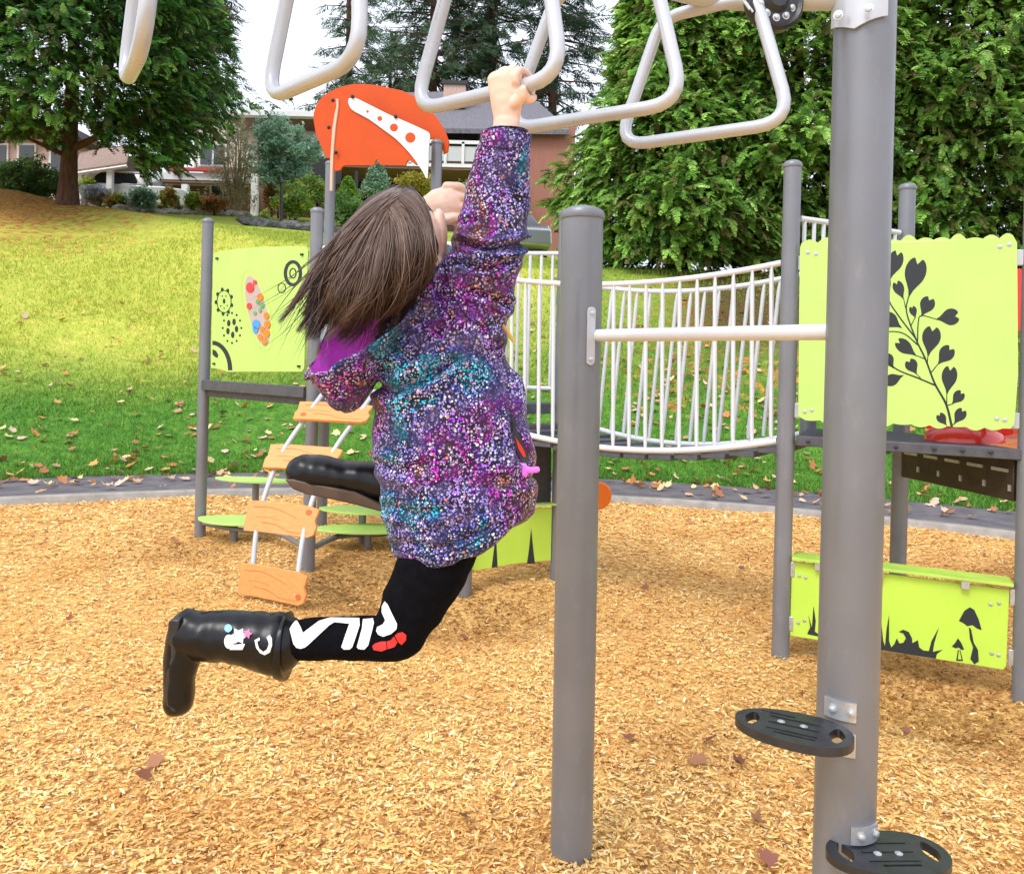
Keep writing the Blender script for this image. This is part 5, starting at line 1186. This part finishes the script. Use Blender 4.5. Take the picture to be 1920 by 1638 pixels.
# legs inside the leggings and boots
limb(mb, [Q(838, 975, 1.50), Q(800, 1090, 1.49), Q(752, 1186, 1.48), Q(650, 1197, 1.48), Q(540, 1200, 1.48), Q(400, 1198, 1.48)], [.05, .043, .030, .031, .028, .025])
limb(mb, [Q(850, 955, 1.58), Q(900, 930, 1.66), Q(900, 905, 1.70), Q(820, 895, 1.68), Q(740, 905, 1.64)], [.045, .04, .036, .034, .028])
person = organic(mb, 'person', M['skin'], None, .0022, 3, lambda co: .0007 * lump(co[:, 0] * 90, co[:, 1] * 90, co[:, 2] * 90, 1., 9))
tag(person, 'child in speckled multicoloured jacket, black leggings and boots, hanging by one hand from the bar', 'child')
m_ = MB()
for s in (-1, 1): ball(m_, HC + Fd * .080 + fr * s * .030 + fu * .002, .010, 8)
each(m_, 'eye', M['print_white'], person)
# ---- jacket
def jacket_mat():
    m = bpy.data.materials.new('speckled_fabric'); m.use_nodes = True; t = m.node_tree; L = t.links; b = t.nodes['Principled BSDF']; N = t.nodes.new
    tc = N('ShaderNodeTexCoord'); O = tc.outputs['Object']
    nz = N('ShaderNodeTexNoise'); nz.inputs['Scale'].default_value = 6.5; nz.inputs['Detail'].default_value = 2.5; nz.inputs['Roughness'].default_value = .55; nz.inputs['Distortion'].default_value = .6; L.new(O, nz.inputs['Vector'])
    def ramp(stops, src):
        r = N('ShaderNodeValToRGB'); r.color_ramp.interpolation = 'LINEAR'
        while len(r.color_ramp.elements) < len(stops): r.color_ramp.elements.new(.5)
        for e, (p, c) in zip(r.color_ramp.elements, stops): e.position = p; e.color = (*c, 1)
        L.new(src, r.inputs[0]); return r.outputs[0]
    reg = ramp([(.26, (.0, .50, .78)), (.36, (.0, .40, .62)), (.42, (.04, .07, .40)), (.46, (.14, .10, .42)), (.50, (.30, .22, .62)), (.535, (.26, .03, .60)), (.575, (.62, .015, .50)), (.605, (.16, .03, .24)), (.65, (.60, .17, .05)), (.74, (.0, .45, .70))], nz.outputs[0])
    n2 = N('ShaderNodeTexNoise'); n2.inputs['Scale'].default_value = 22; n2.inputs['Detail'].default_value = 3; L.new(O, n2.inputs['Vector'])
    def mix(f, a, c, bl='MIX'):
        x = N('ShaderNodeMix'); x.data_type = 'RGBA'; x.blend_type = bl
        if isinstance(f, float): x.inputs[0].default_value = f
        else: L.new(f, x.inputs[0])
        for k, v in (('A', a), ('B', c)):
            if isinstance(v, tuple): x.inputs[k].default_value = (*v, 1)
            else: L.new(v, x.inputs[k])
        return x.outputs['Result']
    def mr(v, a, c, o0=0., o1=1.):
        r = N('ShaderNodeMapRange'); r.inputs[1].default_value = a; r.inputs[2].default_value = c; r.inputs[3].default_value = o0; r.inputs[4].default_value = o1; L.new(v, r.inputs[0]); return r.outputs[0]
    base = mix(mr(n2.outputs[0], .40, .60, .45, .95), mix(.74, reg, (.004, .002, .02)), (.004, .004, .012))
    col = base
    for sc_, th, pw in ((235, .38, .50), (165, .38, .35)):
        v = N('ShaderNodeTexVoronoi'); v.inputs['Scale'].default_value = sc_; v.inputs['Randomness'].default_value = 1; L.new(O, v.inputs['Vector'])
        sep = N('ShaderNodeSeparateColor'); L.new(v.outputs['Color'], sep.inputs[0])
        dotc = mix(mr(sep.outputs[0], .46, .48), mix(.5, reg, reg, 'ADD'), mix(mr(sep.outputs[1], .5, .9), (.42, .34, .75), (.86, .86, .88)))
        dotc = mix(mr(sep.outputs[2], .985, .99), dotc, (.85, .25, .12))
        rad = mr(sep.outputs[2], 0, 1, th * .55, th * 1.25)
        sb_ = N('ShaderNodeMath'); sb_.operation = 'SUBTRACT'; L.new(rad, sb_.inputs[0]); L.new(v.outputs['Distance'], sb_.inputs[1])
        lt_n = N('ShaderNodeMapRange'); lt_n.inputs[1].default_value = -.07; lt_n.inputs[2].default_value = .09; L.new(sb_.outputs[0], lt_n.inputs[0])
        gate = N('ShaderNodeMath'); gate.operation = 'MULTIPLY'; L.new(lt_n.outputs[0], gate.inputs[0]); L.new(mr(n2.outputs[0], .40, .52, .25, 1.), gate.inputs[1])
        col = mix(gate.outputs[0], col, dotc)
    L.new(col, b.inputs['Base Color']); b.inputs['Roughness'].default_value = .72; b.inputs['Sheen Weight'].default_value = .1; b.inputs['Specular IOR Level'].default_value = .3
    n3 = N('ShaderNodeTexNoise'); n3.inputs['Scale'].default_value = 18; n3.inputs['Detail'].default_value = 5; L.new(O, n3.inputs['Vector'])
    bp = N('ShaderNodeBump'); bp.inputs['Strength'].default_value = .55; bp.inputs['Distance'].default_value = .02; L.new(n3.outputs[0], bp.inputs['Height']); L.new(bp.outputs[0], b.inputs['Normal'])
    return m
M['jacket'] = jacket_mat()
def jdisp(co):
    x, y = pxof(co); d = np.zeros(len(co)); n = lump(co[:, 0] * 13, co[:, 1] * 9, co[:, 2] * 9, 1., 2); n2_ = lump(co[:, 0] * 30, co[:, 1] * 22, co[:, 2] * 22, 1., 7)
    arm_ = np.clip((560 - y) / 60, 0, 1); d += (.009 - .004 * arm_) * n + (.0045 - .002 * arm_) * n2_ + .004 * (1 - 2 * np.abs(lump(co[:, 0] * 17 + co[:, 2] * 12, co[:, 1] * 8, co[:, 2] * 7, 1., 4)))
    def crease(pts, w_, dep, L_=None):
        nonlocal d
        best = np.full(len(co), 1e9); sd_ = np.zeros(len(co))
        for (ax, ay), (bx, by) in zip(pts[:-1], pts[1:]):
            vx, vy = bx - ax, by - ay; t = np.clip(((x - ax) * vx + (y - ay) * vy) / (vx * vx + vy * vy), 0, 1); q = np.hypot(x - ax - t * vx, y - ay - t * vy); best = np.minimum(best, q)
        d += -dep * np.exp(-(best / w_) ** 2) + dep * .55 * np.exp(-((best - 2.1 * w_) / w_) ** 2)
    crease([(868, 455), (905, 466), (950, 464), (985, 455)], 6, .016); crease([(860, 492), (900, 505), (935, 500), (955, 490)], 6, .011); crease([(868, 418), (895, 412)], 6, .006)
    crease([(880, 545), (925, 560), (945, 570)], 7, .009); crease([(700, 720), (735, 738), (790, 715), (850, 680)], 9, .015); crease([(735, 655), (770, 672), (810, 640), (850, 590)], 8, .013)
    crease([(835, 590), (820, 540), (850, 500)], 7, .010); crease([(940, 330), (975, 380)], 7, .004)
    crease([(930, 640), (955, 700), (962, 790), (975, 860)], 7, .009); crease([(715, 870), (760, 885), (800, 870)], 9, .007); crease([(730, 950), (790, 968), (850, 950)], 9, .007); crease([(745, 1020), (830, 1030), (930, 985)], 8, .007)
    crease([(870, 700), (890, 800), (880, 900)], 10, .006)
    return np.clip(d, -.022, .016)
mb = MB()
limb(mb, [Q(862, 600, 1.535), Q(838, 700, 1.53), Q(845, 800, 1.53), Q(852, 880, 1.53)], [(.088, .075), (.135, .10), (.146, .112), (.146, .118)], 40)
# hem: last rings tilt to the slanting lower edge
hem = []
ax_ = (Q(1000, 955) - Q(745, 1052)).normalized(); nn_ = Vector((0, 1, 0))
rings = [(856, 900, .149, .118, .0), (862, 950, .144, .121, .5), (868, 985, .140, .122, .85), (873, 1006, .137, .120, 1.0), (874, 1012, .125, .110, 1.0)]
vs_ = []; n = 44
for (cx, cy, ra, rb_, tl) in rings:
    u_ = Vector((1, 0, -.02)).lerp(ax_, tl).normalized()
    for k in range(n):
        a = 2 * math.pi * k / n; vs_.append(Q(cx, cy, 1.53) + u_ * (ra * math.cos(a)) + nn_ * (rb_ * math.sin(a)) - Vector((0, 0, .012 * tl * (1 if True else 0) * max(0, math.cos(a * 2 - math.pi)) )))
fs = [[i * n + k, i * n + (k + 1) % n, (i + 1) * n + (k + 1) % n, (i + 1) * n + k] for i in range(len(rings) - 1) for k in range(n)] + [list(range(n)), list(range(len(rings) * n - 1, (len(rings) - 1) * n - 1, -1))]
mb.add(vs_, fs)
limb(mb, [Q(852, 640, 1.52), Q(880, 560, 1.505), Q(907, 500, 1.495), Q(918, 450, 1.49), Q(926, 400, 1.487), Q(934, 345, 1.483), Q(943, 300, 1.478), Q(947, 278, 1.475)], [(.095, .08), (.078, .066), (.066, .058), (.066, .056), (.061, .052), (.057, .05), (.050, .045), (.044, .040)], 32)
limb(mb, [Q(760, 620, 1.53), Q(805, 560, 1.52), Q(850, 515, 1.53)], [(.05, .07), (.05, .075), (.03, .06)])           # collar
limb(mb, [Q(860, 590, 1.60), Q(845, 520, 1.66), Q(800, 480, 1.72)], [(.07, .055), (.055, .05), (.048, .045)])
limb(mb, [Q(800, 620, 1.53), Q(760, 680, 1.52)], [(.07, .08), (.055, .07)])
jacket = organic(mb, 'jacket', M['jacket'], person, .0045, 3, jdisp)
# cuff ring
m_ = MB(); cf0 = Q(949, 253, 1.474); m_.tube([Q(943, 305, 1.478), Q(945, 285, 1.476), Q(948, 262, 1.475), Q(949, 251, 1.474), Q(949, 247, 1.474), Q(949, 254, 1.474)], [(.042, .045), (.0455, .0485), (.0440, .0470), (.043, .0465), (.038, .041), (.028, .030)], 28, flat=(0, 1, 0)); part(m_, 'cuff', M['jacket'], jacket)
# hood with fleece lining
hk = [((706, 602), (132, -92), .105), ((698, 622), (122, -78), .110), ((684, 650), (100, -50), .108), ((664, 690), (78, -22), .098), ((654, 722), (58, -8), .080), ((648, 750), (38, 0), .056), ((645, 768), (20, 0), .030), ((644, 776), (5, 0), .008)]
def hood_rings(scale, dy, inner):
    vs_ = []; n = 36
    for j, ((cx, cy), (mx, my), dd) in enumerate(hk):
        C = Q(cx, cy + dy * 1, 1.505)
        Mx = Q(cx + mx, cy + my, 1.505) - Q(cx, cy, 1.505)
        for k in range(n):
            a = 2 * math.pi * k / n; s_, c_ = math.sin(a), math.cos(a)
            near = -s_   # near side (towards the camera) hangs lower at the rim
            wr = 1 + .035 * mnoise.noise((c_ * 2.5 + j * .3, s_ * 2.5, j * .6 + 3)) * 2
            p = C + Mx * (c_ * scale * wr) + Vector((0, s_ * dd * scale * wr, 0)) + Vector((0, 0, s_ * (.105 if s_ > 0 else .05) * max(0, 1 - j / 3.5)))
            p += Vector((0, 0, .012 * mnoise.noise((c_ * 3, s_ * 3, 7)))) * (j < 3)
            vs_.append(p)
    return vs_, n
vo, n = hood_rings(1.0, 0, False); vi, _ = hood_rings(.91, 0, True)
m_ = MB(); K = len(hk)
m_.add(vo + vi[:n], [[i * n + k, i * n + (k + 1) % n, (i + 1) * n + (k + 1) % n, (i + 1) * n + k] for i in range(K - 1) for k in range(n)] + [[k, (k + 1) % n, K * n + (k + 1) % n, K * n + k] for k in range(n)] + [[(K - 1) * n + k for k in range(n)]])
hood = part(m_, 'hood', M['jacket'], jacket, angle=80); sb = hood.modifiers.new('s', 'SUBSURF'); sb.levels = 2; sb.render_levels = 2
tx_ = bpy.data.textures.new('wr', 'CLOUDS'); tx_.noise_scale = .045
dm = hood.modifiers.new('d', 'DISPLACE'); dm.texture = tx_; dm.strength = .022; dm.mid_level = .5
m_ = MB(); m_.add(vi[:5 * n] , [[i * n + k, i * n + (k + 1) % n, (i + 1) * n + (k + 1) % n, (i + 1) * n + k] for i in range(4) for k in range(n)] + [[4 * n + k for k in range(n)]])
lin = part(m_, 'hood_lining', M['hood_lining'], hood, angle=80); sb = lin.modifiers.new('s', 'SUBSURF'); sb.levels = 2; sb.render_levels = 2
dm = lin.modifiers.new('d', 'DISPLACE'); dm.texture = tx_; dm.strength = .016; dm.mid_level = .5
# ---- leggings
mb = MB()
limb(mb, [Q(838, 1000, 1.50), Q(813, 1060, 1.49), Q(779, 1125, 1.485), Q(757, 1166, 1.48)], [(.068, .07), (.067, .07), (.061, .060), (.053, .053)], 32)
limb(mb, [Q(765, 1168, 1.48), Q(752, 1194, 1.48), Q(700, 1196, 1.48), Q(620, 1196, 1.48), Q(530, 1200, 1.48)], [(.042, .05), (.0405, .046), (.040, .044), (.0385, .042), (.035, .038)], 32)
limb(mb, [Q(850, 960, 1.58), Q(903, 930, 1.66), Q(903, 908, 1.70), Q(820, 898, 1.67), Q(735, 905, 1.64)], [(.055, .055), (.05, .048), (.044, .046), (.042, .043), (.034, .036)], 28)
leg = organic(mb, 'leggings', M['leggings'], person, .0042, 4, lambda co: .0018 * lump(co[:, 0] * 40, co[:, 1] * 30, co[:, 2] * 40, 1., 3))
# ---- near boot: shaft horizontal, foot hanging down
def boot(name, shaft, foot, depthmul=1., sole=None, lip=True):
    m_ = MB(); limb(m_, [q[0] for q in shaft], [q[1] for q in shaft], 36); limb(m_, [q[0] for q in foot], [q[1] for q in foot], 30)
    return organic(m_, name, M['boot'], person, .0034, 6, lambda co: .0030 * lump(co[:, 0] * 45, co[:, 1] * 10, co[:, 2] * 30, 1., 5))
nb = boot('boot', [(Q(520, 1207, 1.48), (.057, .052)), (Q(450, 1194, 1.48), (.047, .048)), (Q(395, 1193, 1.48), (.046, .045)), (Q(362, 1188, 1.48), (.042, .042))], [(Q(352, 1180, 1.48), (.036, .036)), (Q(343, 1228, 1.48), (.033, .035)), (Q(337, 1275, 1.48), (.027, .037)), (Q(336, 1314, 1.48), (.0265, .036))])
nb['label'] = 'near black boot with small stickers, foot hanging down'
m_ = MB(); m_.tube([Q(541, 1209.5, 1.48), Q(536, 1209.5, 1.48), Q(528, 1208.5, 1.48)], [(.056, .0610), (.057, .062), (.0555, .0600)], 40, flat=(0, 1, 0)); part(m_, 'boot_rim', M['boot'], nb)
m_ = MB(); so_ = [(332, 1162), (322, 1160), (315, 1166), (312, 1205), (319, 1212), (320, 1232), (311, 1262), (308, 1300), (312, 1325), (320, 1332), (328, 1337), (328, 1330), (321, 1320), (318, 1290), (322, 1258), (330, 1225), (332, 1190), (338, 1158)]
m_.prism([Q(x, y, 1.445) for x, y in so_], (0, 1, 0), .07); part(m_, 'sole', M['black_plastic'], nb, bevel=.004)
fb = boot('boot', [(Q(800, 915, 1.62), (.045, .046)), (Q(740, 905, 1.61), (.043, .046)), (Q(700, 903, 1.605), (.040, .044))], [(Q(705, 904, 1.605), (.040, .042)), (Q(650, 893, 1.60), (.032, .040)), (Q(600, 886, 1.60), (.036, .044)), (Q(568, 884, 1.60), (.034, .038))])
fb['label'] = 'far black boot pointing left with its brown sole showing'
m_ = MB(); so_ = [(533, 890), (548, 908), (575, 918), (620, 927), (665, 937), (712, 950), (760, 958), (760, 950), (712, 936), (665, 922), (620, 913), (580, 905), (550, 898)]
so_ = [(x, y if y < 925 and i > 6 else y + 9) for i, (x, y) in enumerate(so_)]; m_.prism([Q(x, y, 1.563) for x, y in so_], (0, 1, 0), .074); part(m_, 'sole', mat('brown_rubber_sole', (.085, .052, .035), .5, nscale=30, namt=.3), fb, bevel=.004)
# ---- prints projected on to the cloth
dg = bpy.context.evaluated_depsgraph_get()
def bvh(o):
    me = o.data; return BVHTree.FromPolygons([tuple(v.co) for v in me.vertices], [tuple(p.vertices) for p in me.polygons])
def wrap(name, polys, target, mt, parent, off=.0016, step=7):
    tr = bvh(target); m_ = MB(); o_ = Vector((0, 0, CH))
    for pg in polys:
        bm = bmesh.new(); vv = [bm.verts.new((x, y, 0)) for x, y in pg]; bm.edges.new  # noqa
        es = [bm.edges.new((vv[i], vv[(i + 1) % len(vv)])) for i in range(len(vv))]; bmesh.ops.triangle_fill(bm, edges=es, use_beauty=True)
        for _ in range(4):
            lg = [e for e in bm.edges if e.calc_length() > step]
            if not lg: break
            bmesh.ops.subdivide_edges(bm, edges=lg, cuts=1); bmesh.ops.triangulate(bm, faces=bm.faces[:])
        bm.verts.index_update(); W = []
        for v in bm.verts:
            d = ray(v.co.x, v.co.y).normalized(); h = tr.ray_cast(o_, d)
            if h[0] is None or (h[0] - o_).length > 1.72: W.append(None); continue
            nn = h[1] if h[1].dot(d) < 0 else -h[1]; W.append(h[0] + (nn - d * .3) * off)
        ok = [[q.index for q in f.verts] for f in bm.faces if all(W[q.index] is not None for q in f.verts)]
        m_.add([w_ or Vector((0, 1.5, 1)) for w_ in W], ok); bm.free()
    return part(m_, name, mt, parent, angle=80)
def c8(x, y):
    yy = 1040 + y / 3.097; return (280 + x / 3.097, 1197 + (yy - 1197) * (.86 if x < 1320 else .86 + .14 * min(1, (x - 1320) / 40)))
Lp = [[(808, 390), (830, 372), (858, 368), (880, 412), (893, 448), (985, 370), (1050, 347), (1220, 350), (1222, 400), (1180, 540), (1165, 556), (1130, 557), (1115, 540), (1162, 388), (1075, 378), (1045, 398), (925, 525), (905, 542), (880, 552), (855, 545), (838, 520)],
      [(1240, 358), (1300, 352), (1306, 380), (1272, 530), (1250, 556), (1215, 553), (1205, 540), (1235, 420)],
      [(1370, 268), (1387, 285), (1440, 400), (1436, 430), (1405, 457), (1360, 473), (1330, 460), (1318, 435), (1325, 410), (1360, 400), (1373, 378), (1353, 330), (1354, 295)]]
wrap('lettering', [[c8(*p) for p in g] for g in Lp], leg, M['print_white'], leg)
wrap('red_mark', [[c8(*p) for p in g] for g in [[(1295, 535), (1310, 517), (1345, 503), (1375, 500), (1380, 545), (1350, 560), (1303, 560)], [(1380, 500), (1405, 490), (1422, 470), (1442, 505), (1425, 532), (1385, 545)], [(1427, 465), (1445, 450), (1470, 445), (1492, 462), (1490, 492), (1465, 520), (1446, 503)]]], leg, M['print_red'], leg)
def star(cx, cy, r0, r1, n): return [(cx + (r0 if k % 2 == 0 else r1) * math.cos(math.pi * k / n), cy + (r0 if k % 2 == 0 else r1) * math.sin(math.pi * k / n)) for k in range(2 * n)]
wrap('sticker', [star(448, 1192, 16, 10, 6), disc(430, 1202, 9, 13), [(428, 1208), (460, 1206), (455, 1217), (432, 1217)]], nb, M['print_white'], nb, .0018)
wrap('pink_sticker', [star(465, 1188, 9, 5, 5)], nb, mat('pink_print', (.8, .15, .35), .5), nb, .0030)
wrap('blue_sticker', [disc(429, 1178, 7, 7)], nb, mat('blue_print', (.25, .6, .8), .5), nb, .0030)
wrap('ring_mark', [[c8(*p) for p in [(612, 495), (640, 478), (645, 495), (628, 505), (640, 550), (665, 572), (685, 555), (695, 520), (690, 500), (682, 478), (700, 462), (712, 485), (712, 530), (700, 575), (672, 594), (645, 580), (622, 545)]]], nb, M['print_white'], nb, .0018)
for pts in ([(832, 498), (846, 545), (872, 590), (905, 612), (925, 606)], [(738, 1028), (800, 1042), (880, 1020), (950, 975), (992, 935)], [(908, 274), (945, 278), (984, 276)], [(584, 700), (630, 694), (690, 676), (745, 648)]):
    wrap('seam', [stroke([tuple(q) for q in scat(pts)], 2.2, 2.2)], jacket, mat('seam_thread', (.01, .01, .02), .9), jacket, .0012) if pts[0][0] != 584 else None
# pocket slit, zip and cord
def c6(x, y): return (650 + x / 4.095, 700 + y / 4.095)
wrap('pocket_slit', [[c6(*p) for p in [(1245, 275), (1262, 300), (1300, 420), (1345, 520), (1385, 600), (1395, 670), (1380, 715), (1350, 690), (1300, 600), (1275, 480), (1270, 380)]]], jacket, M['black'], jacket, .002)
wrap('pocket_lining', [[c6(*p) for p in [(1290, 480), (1330, 540), (1362, 600), (1370, 640), (1350, 640), (1315, 575)]]], jacket, M['print_red'], jacket, .003)
m_ = MB(); limb(m_, [Q(978, 876, 1.475), Q(992, 881, 1.468), Q(1006, 880, 1.468)], [.007, .006, .006], 10, 3); limb(m_, [Q(982, 874, 1.470), Q(984, 888, 1.470)], [.006, .006], 8, 3); part(m_, 'zip_pull', M['hood_lining'], jacket)
m_ = MB(); m_.tube(catmull([Q(922, 594, 1.50), Q(936, 603, 1.49), Q(952, 622, 1.488), Q(963, 641, 1.49)], 4), [.0035] * 13, 8); part(m_, 'drawcord', mat('yellow_cord', (.62, .36, .08), .7), jacket)
# ---- hair
def hair():
    Yc, dr_ = 1.505, .102; cx, cy, rx, ry = 745, 450, 96, 98
    def ip(s, pts):
        k = np.array([p[0] for p in pts]); return np.array([np.interp(s, k, [p[1] for p in pts]), np.interp(s, k, [p[2] for p in pts])])
    root = [(0, 748, 355), (.25, 735, 375), (.5, 724, 400), (.75, 738, 385), (1, 765, 356)]
    m1 = [(0, 668, 385), (.2, 662, 430), (.45, 705, 470), (.7, 780, 430), (.85, 812, 405), (1, 824, 398)]
    m2 = [(0, 592, 500), (.2, 622, 535), (.45, 692, 550), (.7, 768, 545), (.85, 800, 520), (1, 818, 468)]
    tip = [(0, 540, 590), (.08, 546, 628), (.16, 580, 632), (.25, 598, 606), (.35, 622, 596), (.45, 648, 622), (.6, 692, 650), (.72, 726, 612), (.84, 756, 566), (.93, 780, 545), (1, 790, 528)]
    V, Fs, C = [], [], []; nv = 0; NS = 22; t = np.linspace(0, 1, NS)
    pal = np.array([(.026, .013, .009), (.042, .022, .015), (.068, .038, .027), (.115, .070, .052), (.22, .15, .115)])
    locks = []
    for k in range(27):
        s = rng.random(); locks.append((s, rng.normal(0, 1, 8), rng.random()))
    for side in (0, 1):
        for k in range(4600 if side == 0 else 700):
            fly = rng.random() < .11
            if not fly: s0, j, sh = locks[rng.integers(0, len(locks))]
            else: s0 = rng.random(); j = rng.normal(0, 1.3, 8); sh = rng.random()
            cl = lambda v: min(max(v, 0), 1)
            dv = rng.normal(0, .055); sr = cl(s0 + dv); sm = cl(s0 + dv * .55); st = cl(s0 + dv * .10 + rng.normal(0, .004))
            r_ = ip(sr, root) + rng.normal(0, 5, 2); a = ip(sr, m1) + j[:2] * 6 + rng.normal(0, 3, 2); b_ = ip(sm, m2) + j[2:4] * 9 + rng.normal(0, 3, 2); e = ip(st, tip) + j[4:6] * (20 if s0 < .72 else 7) + rng.normal(0, 1.6 if not fly else 9, 2)
            if rng.random() < .45: e = b_ + (e - b_) * rng.uniform(.1, .8)
            s = s0
            if not fly:      # neighbouring strands share one smooth flow
                sn = lambda v, q: mnoise.noise((v * 7, q * 5.3, 1.7)) * 2.6
                r_ = ip(sr, root) + rng.normal(0, 4, 2); a = ip(sr, m1) + np.array([sn(sr, 1), sn(sr, 2)]) * 5 + rng.normal(0, 1.5, 2)
                b_ = ip(sm, m2) + np.array([sn(sm, 3), sn(sm, 4)]) * 9 + rng.normal(0, 2, 2); e = ip(st, tip) + j[4:6] * (17 if s0 < .72 else 6) + rng.normal(0, 1.8, 2)
                if rng.random() < .42: e = b_ + (e - b_) * rng.uniform(.15, .9)
                j = j.copy(); j[6] = sn(sm, 6) * .8 + j[6] * .25
            T_ = t[:, None]; c = r_ * (1 - T_) ** 3 + a * 3 * T_ * (1 - T_) ** 2 + b_ * 3 * T_ ** 2 * (1 - T_) + e * T_ ** 3
            # waves towards the ends
            nrm = np.array([-(e - b_)[1], (e - b_)[0]]) / (np.linalg.norm(e - b_) + 1e-6); c = c + nrm * (np.sin(t * 6.5 + j[6] * 2) * (1.5 + 13 * t * t) * t)[:, None]
            dc = c - [cx, cy]; fl = dc @ np.array([-.6, .8]); dc = dc - np.outer(np.clip(fl, 0, None) * .5, [-.6, .8]); rr = np.clip((dc[:, 0] / rx) ** 2 + (dc[:, 1] / ry) ** 2, 0, None); lay = .003 + .013 * sh + .004 * rng.random()
            ins_ = np.sqrt(np.clip(1 - rr, 0, 1)); Y = Yc - (dr_ + lay) * ins_ - np.clip(rr - 1, 0, 3) * .004 - (lay * 2.6 + .018) * np.clip(t, 0, 1) + .012 * j[7] * t
            if side: Y = Yc + dr_ * ins_ * .9 + .02 * t
            wdt = (.0008 + .0006 * rng.random()) * np.where(t < .7, 1, 1 - (t - .7) / .32)
            pts = np.array([tuple(Q(x, y, yy)) for (x, y), yy in zip(c, Y)]); tg = np.gradient(pts, axis=0); tg /= np.linalg.norm(tg, axis=1)[:, None] + 1e-9
            v1 = np.cross(tg, [0, -1, 0.01]); v1 /= np.linalg.norm(v1, axis=1)[:, None] + 1e-9; v2 = np.cross(tg, v1)
            rg = [pts + (v1 * math.cos(q) + v2 * math.sin(q)) * wdt[:, None] for q in (0, 2.094, 4.189)]
            V.append(np.stack(rg, 1).reshape(-1, 3))
            i = np.arange(NS - 1)[:, None]; q = np.array([[0, 1, 4, 3], [1, 2, 5, 4], [2, 0, 3, 5]])
            Fs.append((nv + i[:, :, None] * 3 + q[None]).reshape(-1, 4)); nv += NS * 3
            cc = pal[min(4, int(abs(rng.normal(0, .75)) + sh * 3.2))] * rng.uniform(.9, 1.12); g = (1.15 - .1 * t[:-1])[:, None] * cc[None]; C.append(np.repeat(g, 3, 0))
    o = np_mesh('hair', np.concatenate(V), np.concatenate(Fs), M['hair'], np.concatenate(C), person, smooth=True)
    m_ = MB(); ball(m_, Q(741, 452, 1.508), (.088, .094, .0955), 20); ball(m_, Q(705, 512, 1.53), (.058, .055, .055), 14); ball(m_, Q(715, 550, 1.53), (.05, .05, .05), 14)
    mh = mat('scalp_hair', (.035, .017, .011), .6)
    cap = organic(m_, 'hair_base', mh, o, .004, 5)
    me = cap.data; bm = bmesh.new(); bm.from_mesh(me)   # open the cap where the face is
    kill = [v for v in bm.verts if (v.co - HC).dot(Fd) > .045 and (v.co - HC).dot(fu) < .045]; bmesh.ops.delete(bm, geom=kill, context='VERTS'); bm.to_mesh(me); bm.free()
hair()
